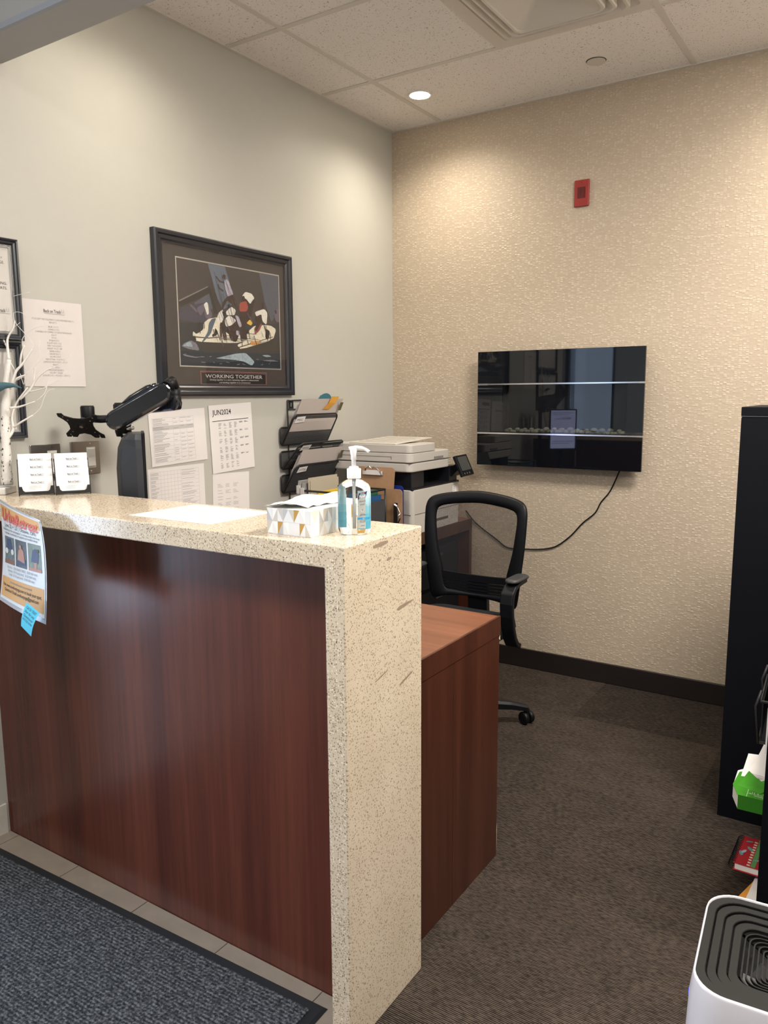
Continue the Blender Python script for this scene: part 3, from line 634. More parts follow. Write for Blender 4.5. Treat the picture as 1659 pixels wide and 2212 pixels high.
# ================================================================== WALL FILE RACK
t = thing('wall_file_rack', 'black wire wall rack with three tilted mesh file pockets', 'file rack', (0, 0, 0))
m = MB(); ya, yb = -.905, -.66
m.tube(smooth([(.008, ya, .93), (.008, ya, 1.2), (.008, ya, 1.37), (.010, ya+.015, 1.384), (.010, -.78, 1.386), (.010, yb-.015, 1.384), (.008, yb, 1.37), (.008, yb, .93)], 3), .0032, 6)
m.tube([(.008, ya, 1.345), (.008, yb, 1.345)], .0028, 6)
m.build('wire_frame', BLKM, t)
for y in (ya+.028, yb-.028):
    b = MB().ring([(y-.014, 1.347), (y+.014, 1.347), (y+.014, 1.384), (y-.014, 1.384)], [(y-.0055, 1.357), (y+.0055, 1.357), (y+.0055, 1.375), (y-.0055, 1.375)], 'x', .004, .007).build('hook_plate', BLKM, t)
def pocket(zb, dx, dz, lab, w0=-.965, w1=-.635):
    m = MB()
    m.tube([(.010, a, b) for a, b in rrect(w0, zb, w1, zb+.078, .014, 4)], .0035, 6, closed=True)
    fr = []
    for a, b in rrect(w0, 0, w1, 1, .02, 4):
        fr.append((.022+dx*max(0, min(1, b)), a, zb+dz*b))
    def fpt(a, k): return (.022+dx*k, a, zb+dz*k)
    rr = .016; prof = [fpt(w0, 0), fpt(w1, 0), fpt(w1, .86), fpt(w1-.006, .95), fpt(w1-.022, 1), fpt(w0+.022, 1), fpt(w0+.006, .95), fpt(w0, .86)]
    m.tube(prof, .0042, 6, closed=True)
    pk = m.build('pocket', BLKM, t)
    MB().add([fpt(w0, 0), fpt(w1, 0), fpt(w1, .95), fpt(w0, .95)], [(0, 1, 2, 3)]).add([(.010, w0, zb), (.010, w1, zb), (.010, w1, zb+.076), (.010, w0, zb+.076)], [(0, 1, 2, 3)]).add([(.010, w0, zb), (.022, w0, zb), (.022, w1, zb), (.010, w1, zb)], [(0, 1, 2, 3)]).build('mesh_sheet', 'wire_net', pk)
    # paper label, upper left of the pocket front
    q = MB(); nx, nz = dz, -dx; L = math.hypot(nx, nz); nx, nz = nx/L*.004, nz/L*.004
    k0, k1 = .74, .94; y0, y1 = w0+.02, w0+.085
    A = [fpt(y0, k0), fpt(y1, k0+.03), fpt(y1-.002, k1+.02), fpt(y0+.004, k1)]
    q.add([(a[0]+nx, a[1], a[2]+nz) for a in A], [(0, 1, 2, 3)]); lb = q.build('label_strip', PAPERC, pk)
    vs, fs = glyphs(lab, .016, width=.045)
    c = fpt((y0+y1)/2, (k0+k1)/2-.03)
    ux, uz = dx/math.hypot(dx, dz), dz/math.hypot(dx, dz)
    MB().add([(c[0]+nx*1.15+b*ux, c[1]+a_, c[2]+nz*1.15+b*uz) for a_, b in vs], fs).build('lettering', INK, pk)
pocket(1.186, .072, .136, 'MISC.'); pocket(1.077, .105, .118, 'NEW DOCS'); pocket(.968, .078, .128, 'CUTTER')
def papers(zb, top, name, label, n, wx):
    t = thing(name, label, 'papers', (0, 0, 0), group='paper stacks in the wall rack')
    dx, dz = .10, top-zb
    for i in range(n):
        o_ = -.0026*i; bulge = .004*math.sin(i)
        MB().add([(.024+o_*.2, -.958+.002*i, zb+.004), (.024+o_*.2, -.645+.002*i, zb+.004), (.024+dx*.5+o_+.004, -.64, zb+dz*.5), (.024+dx+o_*1.6, -.632+.003*(i % 3), top-.004*i), (.024+dx+o_*1.6, -.945+.006*(i % 3), top-.004*i), (.024+dx*.5+o_+.004, -.953, zb+dz*.5)], [(0, 1, 2, 5), (5, 2, 3, 4)]).build('paper_sheet', PAPER if i else mat('cover_sheet', (.56, .50, .47), .7), t)
    m = MB(); m.add([(.112, -.668, top-.055), (.112, -.646, top-.055), (.126, -.640, top-.018), (.126, -.664, top-.018)], [(0, 1, 2, 3)]); m.v = [(x+.004, y, z) for x, y, z in m.v]
    m.build('corner_print', mat('olive_print', (.10, .085, .035), .7), t)
    return t
papers(1.188, 1.392, 'paper_stack', 'stack of papers with orange sticky note in the top rack pocket', 7, .1)
papers(.970, 1.166, 'paper_stack', 'thick stack of plain papers in the bottom rack pocket', 8, .1)
t = thing('sticky_note', 'orange sticky note on the papers in the top rack pocket', 'sticky note', (0, 0, 0))
MB().add([(.1065, -.775, 1.343), (.1065, -.722, 1.343), (.124, -.695, 1.372), (.134, -.680, 1.402), (.134, -.738, 1.402), (.124, -.748, 1.372)], [(0, 1, 2, 5), (5, 2, 3, 4)]).build('note_sheet', mat('orange_note', (.72, .36, .05), .7), t)
t = thing('round_card', 'teal round card sticking up behind the papers in the top rack pocket', 'card', (.085, -.735, 1.375), (0, .35, 0))
MB().prism([(.055*math.cos(2*PI*k/28), .045*math.sin(2*PI*k/28)) for k in range(28)], 'x', -.0006, .0006).build('disc', mat('teal_card', (.05, .20, .26), .6), t)
t = thing('coiled_white_cable', 'white cable loop hanging under the wall file rack', 'cable')
MB().tube(smooth([(.02, -.91, .90), (.03, -.895, .935), (.05, -.86, .945), (.07, -.83, .925), (.05, -.84, .905), (.03, -.87, .90), (.03, -.89, .86), (.04, -.90, .77)]), .0035, 6).build('cord', TRIMW, t)

# ================================================================== LEFT WALL: picture, documents
t = thing('framed_picture', 'black framed sailing crew photograph titled Working Together on the left wall', 'picture', (.001, -1.648, 1.409), LEFTW)
PW, PH = .779, .610
def frame_parts(t, W, Hh, b, d, m_, inner=None, im=None):
    # four mitred mouldings
    prof = [(0, 0), (0, -d*.8), (b*.12, -d), (b*.35, -d*.95), (b*.45, -d*.72), (b*.72, -d*.68), (b*.85, -d*.5), (b, -d*.45), (b, 0)]
    for k in range(4):
        L = W if k % 2 == 0 else Hh; vs = []; n = len(prof)
        for s in (0, 1):
            for u, y in prof: vs.append((u if s == 0 else L-u, y, u))
        m = MB(); m.add(vs, [(i, (i+1) % n, n+(i+1) % n, n+i) for i in range(n)]+[tuple(range(n)), tuple(range(2*n-1, n-1, -1))])
        org = [(0, 0), (W, 0), (W, Hh), (0, Hh)][k]; a_ = k*PI/2; c, s_ = round(math.cos(a_)), round(math.sin(a_))
        m.v = [(org[0]+x*c-z*s_, y, org[1]+x*s_+z*c) for x, y, z in m.v]
        m.build('moulding', m_, t)
frame_parts(t, PW, PH, .045, .026, FRAME)
MB().box(.03, -.008, .03, PW-.03, -.004, PH-.03).build('mat_board', MATB, t)
MB().box(.043, -.0135, .043, PW-.043, -.0125, PH-.043).build('glass_pane', 'picture_glass', t)
A0, A1, B0, B1 = .108, .703, .112, .523
MB().ring([(A0, B0), (A1, B0), (A1, B1), (A0, B1)], [(A0+.005, B0+.005), (A1-.005, B0+.005), (A1-.005, B1-.005), (A0+.005, B1-.005)], 'y', -.0088, -.0078).build('silver_border', SILV, t)
ACOL = dict(bg=(.050, .040, .036), slate=(.105, .125, .165), slate2=(.075, .082, .105), spar=(.028, .022, .018), greyl=(.17, .16, .15), purple=(.050, .045, .065), lilac=(.115, .095, .125), sea=(.026, .027, .030), sea2=(.010, .017, .027), hulld=(.033, .027, .022), cream=(.62, .58, .47), brown=(.045, .02, .015), teal=(.075, .105, .14), person=(.018, .014, .015), skin=(.055, .030, .024), skin2=(.035, .018, .015), shirtb=(.36, .34, .42), shirt=(.62, .60, .55), red=(.30, .06, .04), red2=(.22, .06, .05), yellow=(.62, .40, .06), orange=(.55, .24, .04), foam=(.26, .33, .38), foam2=(.16, .155, .18), rope=(.35, .33, .30))
AK = list(ACOL); AM = [mat('art_'+k, ACOL[k], .6, var=.5 if k in ('foam', 'foam2', 'sea', 'sea2') else (.28 if k in ('shirt', 'shirtb', 'skin', 'skin2', 'red', 'cream') else .12), vscale=150) for k in AK]
ART = [
 ('slate',[(0.277, 0.519), (0.371, 0.517), (0.426, 0.38), (0.352, 0.345), (0.324, 0.385)]),
 ('slate2',[(0.574, 0.519), (0.702, 0.524), (0.703, 0.359), (0.645, 0.32), (0.607, 0.397)]),
 ('slate2',[(0.197, 0.359), (0.281, 0.405), (0.302, 0.348), (0.204, 0.316)]),
 ('spar',[(0.272, 0.424), (0.286, 0.426), (0.321, 0.328), (0.301, 0.323)]),
 ('spar',[(0.115, 0.358), (0.277, 0.428), (0.286, 0.405), (0.119, 0.335)]),
 ('greyl',[(0.117, 0.361), (0.272, 0.43), (0.273, 0.426), (0.119, 0.356)]),
 ('purple',[(0.116, 0.332), (0.225, 0.358), (0.264, 0.369), (0.288, 0.312), (0.24, 0.284), (0.115, 0.285)]),
 ('lilac',[(0.244, 0.357), (0.269, 0.367), (0.293, 0.316), (0.27, 0.3), (0.251, 0.309)]),
 ('lilac',[(0.169, 0.35), (0.183, 0.351), (0.219, 0.325), (0.204, 0.323)]),
 ('sea',[(0.116, 0.279), (0.704, 0.313), (0.701, 0.12), (0.109, 0.11)]),
 ('sea2',[(0.113, 0.172), (0.234, 0.173), (0.243, 0.17), (0.699, 0.185), (0.701, 0.12), (0.109, 0.11)]),
 ('hulld',[(0.212, 0.207), (0.412, 0.213), (0.448, 0.191), (0.653, 0.241), (0.689, 0.242), (0.699, 0.19), (0.239, 0.175)]),
 ('cream',[(0.184, 0.25), (0.2, 0.239), (0.239, 0.26), (0.24, 0.284), (0.27, 0.304), (0.335, 0.316), (0.367, 0.247), (0.473, 0.253), (0.541, 0.298), (0.638, 0.303), (0.676, 0.288), (0.653, 0.242), (0.448, 0.191), (0.425, 0.209), (0.482, 0.228), (0.412, 0.215), (0.226, 0.211), (0.196, 0.214), (0.181, 0.232)]),
 ('brown',[(0.183, 0.231), (0.266, 0.23), (0.341, 0.238), (0.341, 0.235), (0.266, 0.226), (0.185, 0.226)]),
 ('brown',[(0.427, 0.199), (0.654, 0.256), (0.654, 0.253), (0.432, 0.196)]),
 ('teal',[(0.287, 0.305), (0.312, 0.31), (0.29, 0.27), (0.278, 0.245), (0.236, 0.211), (0.226, 0.21), (0.262, 0.251), (0.269, 0.286)]),
 ('person',[(0.303, 0.271), (0.317, 0.258), (0.314, 0.244), (0.288, 0.232), (0.284, 0.242), (0.299, 0.25)]),
 ('person',[(0.606, 0.287), (0.634, 0.278), (0.625, 0.243), (0.602, 0.245)]),
 ('skin',[(0.316, 0.472), (0.321, 0.475), (0.34, 0.459), (0.365, 0.456), (0.363, 0.45), (0.335, 0.452)]),
 ('skin',[(0.326, 0.443), (0.332, 0.445), (0.337, 0.431), (0.36, 0.423), (0.356, 0.416), (0.33, 0.427)]),
 ('skin',[(0.355, 0.48), (0.364, 0.486), (0.373, 0.483), (0.371, 0.471), (0.362, 0.467), (0.355, 0.471)]),
 ('shirtb',[(0.366, 0.464), (0.384, 0.469), (0.416, 0.415), (0.39, 0.396), (0.378, 0.404), (0.365, 0.431)]),
 ('skin',[(0.375, 0.398), (0.414, 0.413), (0.425, 0.376), (0.409, 0.368), (0.394, 0.377), (0.377, 0.384), (0.353, 0.352), (0.346, 0.346), (0.348, 0.373)]),
 ('skin2',[(0.48, 0.403), (0.512, 0.388), (0.534, 0.405), (0.503, 0.31), (0.458, 0.278), (0.443, 0.302), (0.456, 0.361)]),
 ('red',[(0.449, 0.382), (0.49, 0.393), (0.5, 0.365), (0.488, 0.349), (0.445, 0.346)]),
 ('shirt',[(0.467, 0.413), (0.486, 0.43), (0.524, 0.426), (0.541, 0.409), (0.514, 0.381), (0.49, 0.401), (0.469, 0.406)]),
 ('skin2',[(0.334, 0.294), (0.354, 0.296), (0.369, 0.229), (0.356, 0.224), (0.328, 0.28)]),
 ('skin2',[(0.369, 0.279), (0.443, 0.313), (0.452, 0.277), (0.423, 0.219), (0.387, 0.226)]),
 ('skin2',[(0.441, 0.266), (0.485, 0.279), (0.488, 0.232), (0.45, 0.226)]),
 ('shirt',[(0.367, 0.339), (0.399, 0.362), (0.424, 0.351), (0.418, 0.329), (0.371, 0.325)]),
 ('shirt',[(0.323, 0.329), (0.347, 0.346), (0.356, 0.338), (0.349, 0.299), (0.309, 0.293)]),
 ('person',[(0.346, 0.338), (0.362, 0.341), (0.365, 0.325), (0.351, 0.317)]),
 ('shirt',[(0.356, 0.307), (0.386, 0.327), (0.427, 0.308), (0.395, 0.286), (0.363, 0.278)]),
 ('shirtb',[(0.415, 0.329), (0.439, 0.327), (0.458, 0.289), (0.444, 0.28)]),
 ('shirt',[(0.539, 0.352), (0.601, 0.37), (0.62, 0.353), (0.612, 0.303), (0.586, 0.316), (0.58, 0.346), (0.548, 0.334)]),
 ('red2',[(0.532, 0.282), (0.555, 0.306), (0.586, 0.305), (0.563, 0.273), (0.536, 0.257)]),
 ('skin2',[(0.559, 0.333), (0.582, 0.346), (0.581, 0.316), (0.548, 0.272), (0.537, 0.275)]),
 ('yellow',[(0.485, 0.301), (0.508, 0.319), (0.524, 0.305), (0.514, 0.293)]),
 ('orange',[(0.503, 0.227), (0.572, 0.234), (0.565, 0.219), (0.509, 0.211)]),
 ('lilac',[(0.658, 0.363), (0.695, 0.382), (0.698, 0.32), (0.674, 0.319)]),
 ('foam2',[(0.118, 0.189), (0.137, 0.203), (0.17, 0.214), (0.198, 0.204), (0.213, 0.176), (0.159, 0.18)]),
 ('foam',[(0.296, 0.15), (0.342, 0.158), (0.415, 0.173), (0.475, 0.178), (0.501, 0.162), (0.529, 0.142), (0.511, 0.125), (0.462, 0.142), (0.404, 0.147), (0.352, 0.148)]),
 ('foam2',[(0.121, 0.16), (0.195, 0.151), (0.233, 0.156), (0.194, 0.147), (0.134, 0.152)]),
 ('foam2',[(0.574, 0.149), (0.638, 0.155), (0.692, 0.149), (0.632, 0.147)]),
 ('skin2',[(0.464, 0.407), (0.472, 0.413), (0.48, 0.409), (0.479, 0.396), (0.468, 0.389), (0.462, 0.398)]),
 ('skin2',[(0.514, 0.384), (0.534, 0.405), (0.543, 0.402), (0.527, 0.36), (0.514, 0.329), (0.503, 0.329)]),
 ('shirt',[(0.244, 0.357), (0.26, 0.368), (0.268, 0.362), (0.271, 0.324), (0.261, 0.317), (0.253, 0.337)]),
 ('lilac',[(0.205, 0.34), (0.244, 0.36), (0.248, 0.336), (0.227, 0.311), (0.214, 0.32)]),
 ('person',[(0.376, 0.368), (0.389, 0.371), (0.391, 0.359), (0.379, 0.354)]),
 ('skin2',[(0.585, 0.395), (0.596, 0.396), (0.598, 0.373), (0.583, 0.37)]),
 ('skin2',[(0.54, 0.335), (0.551, 0.332), (0.553, 0.314), (0.543, 0.313)]),
 ('skin',[(0.328, 0.28), (0.338, 0.281), (0.341, 0.245), (0.333, 0.231), (0.327, 0.23)]),
 ('shirtb',[(0.423, 0.268), (0.441, 0.266), (0.438, 0.247), (0.419, 0.25)]),
 ('person',[(0.445, 0.24), (0.464, 0.241), (0.463, 0.229), (0.447, 0.228)]),
 ('person',[(0.479, 0.272), (0.495, 0.275), (0.498, 0.26), (0.483, 0.259)]),
 ('hulld',[(0.18, 0.231), (0.192, 0.233), (0.198, 0.216), (0.191, 0.215)]),
 ('skin2',[(0.665, 0.368), (0.677, 0.372), (0.682, 0.358), (0.67, 0.353)]),
 ('foam',[(0.123, 0.19), (0.156, 0.209), (0.17, 0.206), (0.178, 0.188), (0.155, 0.19)]),
 ('foam',[(0.575, 0.172), (0.615, 0.175), (0.639, 0.169), (0.603, 0.165)]),
]
m = MB(); m.box(A0+.005, -.0081, B0+.005, A1-.005, -.0079, B1-.005, AK.index('bg'))
def clampp(p): return (min(max(p[0], A0+.006), A1-.006), min(max(p[1], B0+.006), B1-.006))
def soften(P_, n_=1):
    for _ in range(n_):
        P_ = [q for i_ in range(len(P_)) for q in ((P_[i_][0]*.84+P_[(i_+1) % len(P_)][0]*.16, P_[i_][1]*.84+P_[(i_+1) % len(P_)][1]*.16), (P_[i_][0]*.16+P_[(i_+1) % len(P_)][0]*.84, P_[i_][1]*.16+P_[(i_+1) % len(P_)][1]*.84))]
    return P_
for i, (c, pts_) in enumerate(ART):
    if c not in ('sea', 'sea2', 'spar', 'greyl', 'brown', 'slate', 'slate2'): pts_ = soften(pts_)
    pts_ = [clampp(q) for q in pts_]; y = -.00815-.00004*i
    m.add([(a_, y, b_) for a_, b_ in pts_], [tuple(range(len(pts_)))], AK.index(c))
ri = random.Random(3); ns = len(ART)
for i in range(70):                    # rigging lines, spray and deck clutter
    y = -.00815-.00004*(ns+i)
    if i < 12:
        x0, z0 = ri.uniform(.25, .40), ri.uniform(.40, .51); x1, z1 = x0+ri.uniform(.02, .09), z0-ri.uniform(.10, .2); w_ = .0007; c = 'spar'
    elif i < 30:
        x0 = ri.uniform(.20, .66); z0 = ri.uniform(.24, .30); x1 = x0+ri.uniform(-.01, .02); z1 = z0-ri.uniform(.02, .05); w_ = .0016; c = 'spar' if i % 2 else 'brown'
    elif i < 40:
        x0 = ri.uniform(.22, .6); z0 = ri.uniform(.22, .26); x1 = x0+ri.uniform(.05, .12); z1 = z0+ri.uniform(-.01, .015); w_ = .0008; c = 'rope' if i % 2 else 'spar'
    elif i >= 58:
        x0, z0 = [(.345, .255), (.37, .285), (.405, .315), (.43, .27), (.355, .23), (.575, .27), (.56, .24), (.39, .24), (.49, .345), (.505, .33), (.30, .24), (.33, .22)][i-58]; x1 = x0+.012; z1 = z0-.022; w_ = .0011; c = 'lilac'
    else:
        x0 = ri.uniform(.12, .68); z0 = ri.uniform(.12, .16); x1 = x0+ri.uniform(.006, .02); z1 = z0+ri.uniform(-.003, .003); w_ = .0012; c = 'foam2'
    x0, z0 = clampp((x0, z0)); x1, z1 = clampp((x1, z1)); L = max(1e-5, math.hypot(x1-x0, z1-z0)); nx, nz = -(z1-z0)/L*w_, (x1-x0)/L*w_
    m.add([(x0-nx, y, z0-nz), (x1-nx, y, z1-nz), (x1+nx, y, z1+nz), (x0+nx, y, z0+nz)], [(0, 1, 2, 3)], AK.index(c))
m.build('photo_print', AM, t, fix=False)
pl = MB().box(.211, -.0092, .040, .603, -.0082, .098).build('title_plate', mat('plate_black', (.012, .010, .012), .4), t)
MB().ring([(.211, .040), (.603, .040), (.603, .098), (.211, .098)], [(.214, .043), (.600, .043), (.600, .095), (.214, .095)], 'y', -.0097, -.0090).ring([(.217, .046), (.597, .046), (.597, .092), (.217, .092)], [(.2185, .0475), (.5955, .0475), (.5955, .0905), (.2185, .0905)], 'y', -.0097, -.0090).build('border_line', mat('copper_line', (.32, .18, .17), .35, metal=.5), pl)
m = MB(); put_text(m, 'WORKING TOGETHER', .407, .071, .021, .335, y=-.0096); 
put_text(m, 'Getting together is a start, remaining together is advancement', .407, .0612, .009, .29, y=-.0096, shear=.3); put_text(m, 'and working together is an achievement.', .407, .0505, .009, .185, y=-.0096, shear=.3)
m.build('lettering', mat('title_silver', (.55, .53, .50), .5), pl)

def paper(name, label, cat, y, z, W, Hh, tilt=0.0, group=None, m_=PAPER, xo=.002, curl=0.0):
    t = thing(name, label, cat, (xo, y, z), (0, 0, PI/2), group=group)
    t.rotation_euler = Matrix.Rotation(PI/2, 3, 'Z').__matmul__(Matrix.Rotation(-tilt, 3, 'Y')).to_euler()
    MB().box(0, -.0006, 0, W, .0002, Hh).build('paper_sheet', m_, t)
    return t
def logo(mb, x, z, s, mi=0, fig=1):
    """'Back on Track' wordmark with two small running figures, width s"""
    put_text(mb, 'Back on Track', x-s*.10, z, s*.20, s*.84, mi=mi, y=-.0010, bold=.012)
    bar(mb, x-s*.5, z-s*.055, x+s*.5, z-s*.035, fig, y=-.0010)
    for k in (0, 1):
        cx_ = x+s*(.36+.09*k); cz = z+s*.02
        for (a, b, c, d) in ((0, .14, .02, .17), (-.01, .06, .015, .13), (-.04, .10, .04, .075), (-.035, .0, .0, .065), (.005, .055, .05, -.01)):
            mb.add([(cx_+s*a-s*.006, -.001, cz+s*b), (cx_+s*a+s*.008, -.001, cz+s*b), (cx_+s*c+s*.008, -.001, cz+s*d), (cx_+s*c-s*.006, -.001, cz+s*d)], [(0, 1, 2, 3)], fig)
FIG = mat('logo_teal', (.12, .24, .30), .7); FIGG = mat('logo_grey', (.30, .30, .31), .7)

t = paper('insurance_notice', 'laminated white notice listing extended health insurers beside the black frames', 'notice', -2.184, 1.4425, .225, .2745, 0, m_=mat('laminated_paper', (.66, .62, .615), .28))
m = MB(); logo(m, .122, .237, .075, 0, 1)
put_text(m, 'WE ACCEPT THE FOLLOWING FOR EXTENDED HEALTH', .115, .212, .008, .155); put_text(m, 'BENEFITS', .115, .203, .008, .028)
L = ['BLUE CROSS', 'CANADA LIFE', 'CHAMBERS OF COMMERCE GROUP INSURANCE', 'CINUP', 'COWAN', 'DESJARDINS', 'EQUITABLE LIFE', 'FIRST CANADIAN', 'GREAT WEST LIFE', 'GREENSHIELD', 'GROUPHEALTH', 'GROUPSOURCE', 'INDUSTRIAL ALLIANCE', 'JOHNSON OR JOHNSON GROUP', 'MANION', 'MANULIFE', 'MAXIMUM BENEFIT', 'SSQ FINANCIAL', 'SUNLIFE (NOT FEDERAL GOV\'T)']
for i, s_ in enumerate(L): put_text(m, s_, .115, .1895-i*.0087, .0078, len(s_)*.0037)
m.build('lettering', [INK, FIGG], t)

def rows(m, x0, x1, z0, z1, n, rr, mi=0, h=.0012, gap=0.15):
    for i in range(n):
        z = z1-(z1-z0)*i/max(1, n-1)
        if rr.random() < gap: continue
        bar(m, x0, z, x0+(x1-x0)*rr.uniform(.45, .95), z+h, mi, y=-.0009)
def grid(m, xs_, zs_, mi, w_=.0004):
    for x in xs_: bar(m, x-w_, zs_[0], x+w_, zs_[-1], mi, y=-.0008)
    for z in zs_: bar(m, xs_[0], z-w_, xs_[-1], z+w_, mi, y=-.0008)
rr = random.Random(11)
t = paper('table_sheet', 'landscape sheet printed with a staff table, taped beside the calendar', 'notice', -1.692, 1.1435, .285, .207, math.radians(2.2))
m = MB(); zs_ = [.012+.168*i/11 for i in range(12)]
grid(m, [.015, .115, .15, .185, .222], zs_, 1)
bar(m, .016, zs_[8], .221, zs_[9], 2, y=-.0007)
for i in range(11):
    rows(m, .018, .10, zs_[i]+.003, zs_[i]+.0115, 3, rr, 0, .0015, .1); rows(m, .118, .146, zs_[i]+.004, zs_[i]+.010, 2, rr, 0, .0013, .5)
    rows(m, .153, .187, zs_[i]+.011, zs_[i]+.011, 1, rr, 0, .0013, .1); rows(m, .188, .222, zs_[i]+.011, zs_[i]+.011, 1, rr, 0, .0013, .1)
m.build('print', [INKG, INKL, mat('row_grey', (.50, .49, .48), .8)], t)
t = paper('schedule_sheet', 'lower grid sheet taped under the staff table, cut off by the counter', 'notice', -1.712, .922, .285, .2145, math.radians(.6), xo=.0012)
m = MB(); zs_ = [.01+.19*i/13 for i in range(14)]; grid(m, [.01, .06, .077, .094, .111, .128, .145, .162, .255], zs_, 1)
for i in range(13):
    rows(m, .012, .055, zs_[i]+.004, zs_[i]+.009, 2, rr, 0, .0016, .2); rows(m, .165, .25, zs_[i]+.003, zs_[i]+.011, 3, rr, 0, .0012, .25)
    for x in (.066, .083, .10, .134):
        if rr.random() < .35: bar(m, x, zs_[i]+.005, x+.003, zs_[i]+.008, 0)
m.build('print', [INKG, INKL], t)
t = paper('calendar_sheet', 'June 2024 calendar sheet on the wall left of the file rack', 'calendar', -1.381, 1.0905, .2505, .279, math.radians(2.6), xo=.003)
m = MB(); put_text(m, 'JUN2024', .018, .238, .030, .108, 'LEFT', y=-.001, mi=2, bold=.01); bar(m, .016, .212, .228, .2145, 2, y=-.001)
for j in range(7): bar(m, .04+j*.030, .217, .049+j*.030, .2185, 0)
for r_ in range(6):
    zt = .208-r_*.033; bar(m, .018, zt-.033, .230, zt-.0325, 1)
    for c_ in range(7):
        x0 = .018+c_*.0305; bar(m, x0+.021, zt-.004, x0+.0235, zt-.0015, 2)
        if c_ == 0 or (r_ == 5 and c_ > 4): continue
        rows(m, x0, x0+(.019 if c_ < 5 else .027), zt-(.027 if c_ < 5 else .010), zt-.006, 7 if c_ < 5 else 3, rr, 0, .0016, .15)
m.build('print', [INKG, INKL, INK], t)
t = paper('form_sheet', 'small ruled form sheet half hidden by the counter, under the calendar', 'notice', -1.39, .811, .216, .279, math.radians(-1.5), xo=.0012)
m = MB(); bar(m, .085, .258, .125, .260, 0)
for i in range(8): bar(m, .025, .24-i*.026, .19, .2405-i*.026, 1); [rows(m, .028+k*.045, .062+k*.045, .222-i*.026, .233-i*.026, 3, rr, 0, .0013, .2) for k in range(3)]
m.build('print', [INKG, INKL], t)

# black framed notices at the far left
def notice_frame(label, y1, z0, z1, texts, W=.40):
    t = thing('framed_notice', label, 'picture', (.001, y1-W, z0), LEFTW, group='black framed notices')
    Hh = z1-z0; frame_parts(t, W, Hh, .021, .020, FRAME)
    MB().box(.012, -.006, .012, W-.012, -.003, Hh-.012).build('print_sheet', mat('notice_paper', (.60, .575, .55), .7), t)
    MB().ring([(.020, .020), (W-.020, .020), (W-.020, Hh-.020), (.020, Hh-.020)], [(.028, .028), (W-.028, .028), (W-.028, Hh-.028), (.028, Hh-.028)], 'y', -.010, -.0062).build('silver_fillet', mat('silver_paint', (.66, .65, .64), .3, metal=.5), t)
    MB().box(.018, -.0100, .018, W-.018, -.0092, Hh-.018).build('glass_pane', 'picture_glass', t)
    m = MB()
    for s_, x, z, sz, al in texts: put_text(m, s_, x, z, sz, None, al, y=-.0066)
    return t, m, W, Hh
t, m, W, Hh = notice_frame('upper of two black framed notices behind the white twig tree', -2.183, 1.583, 1.890, [('r', .351, .245, .012, 'RIGHT'), ('GE.', .356, .230, .012, 'RIGHT'), ('ING,', .360, .168, .012, 'RIGHT'), ('EATS.', .360, .154, .012, 'RIGHT')])
st = len(m.v); logo(m, .325, .085, .075, 0, 1); m.v = m.v[:st]+[(x, y-.0056, z) for x, y, z in m.v[st:]]; m.build('lettering', [INK, FIGG], t)
t, m, W, Hh = notice_frame('lower of two black framed notices, its top edge under the upper one', -2.196, 1.280, 1.577, [('on,', .350, .165, .010, 'RIGHT'), ('other', .352, .153, .010, 'RIGHT')])
m.build('lettering', [INK], t)

# switch plates
def switch_plate(label, y0, y1, z0, z1, rk):
    t = thing('switch_plate', label, 'light switch', (.0, y0, z0), LEFTW, group='steel switch plates'); W, Hh = y1-y0, z1-z0
    MB().prism(rrect(0, 0, W, Hh, .003, 3), 'y', -.005, 0).build('steel_plate', STEEL, t, bevel=.0015)
    MB().box(rk-.017, -.0065, .022, rk+.017, -.004, Hh-.022).build('rocker_frame', TRIMW, t)
    MB().prism([(-.004, .026), (-.0105, .028), (-.0078, Hh/2), (-.0088, Hh-.028), (-.004, Hh-.026)], 'x', rk-.0135, rk+.0135).build('rocker', TRIMW, t)
    for x, z in ((.024, Hh-.042), (.024, .042), (rk-.002, Hh-.010), (rk-.002, .010)): MB().prism(circ(x, z, .0028, 10), 'y', -.0062, -.0045).build('screw', CHROME, t)
switch_plate('left steel switch plate behind the card holders', -2.184, -2.075, 1.135, 1.255, .077)
switch_plate('right steel switch plate with white rocker under the monitor bracket', -2.036, -1.922, 1.143, 1.258, .078)
for y, z in ((-2.0, 1.325), (-1.655, 1.215)): pass
m = MB().prism(circ(-1.995, 1.326, .003, 10), 'x', -.001, .0008); tag(m.build('wall_screw_hole', mat('hole_dark', (.06, .045, .035), .8)), 'small dark screw hole in the wall above the switch plates', 'hole')

# ================================================================== ON THE COUNTER
ZC = KZ+.0003
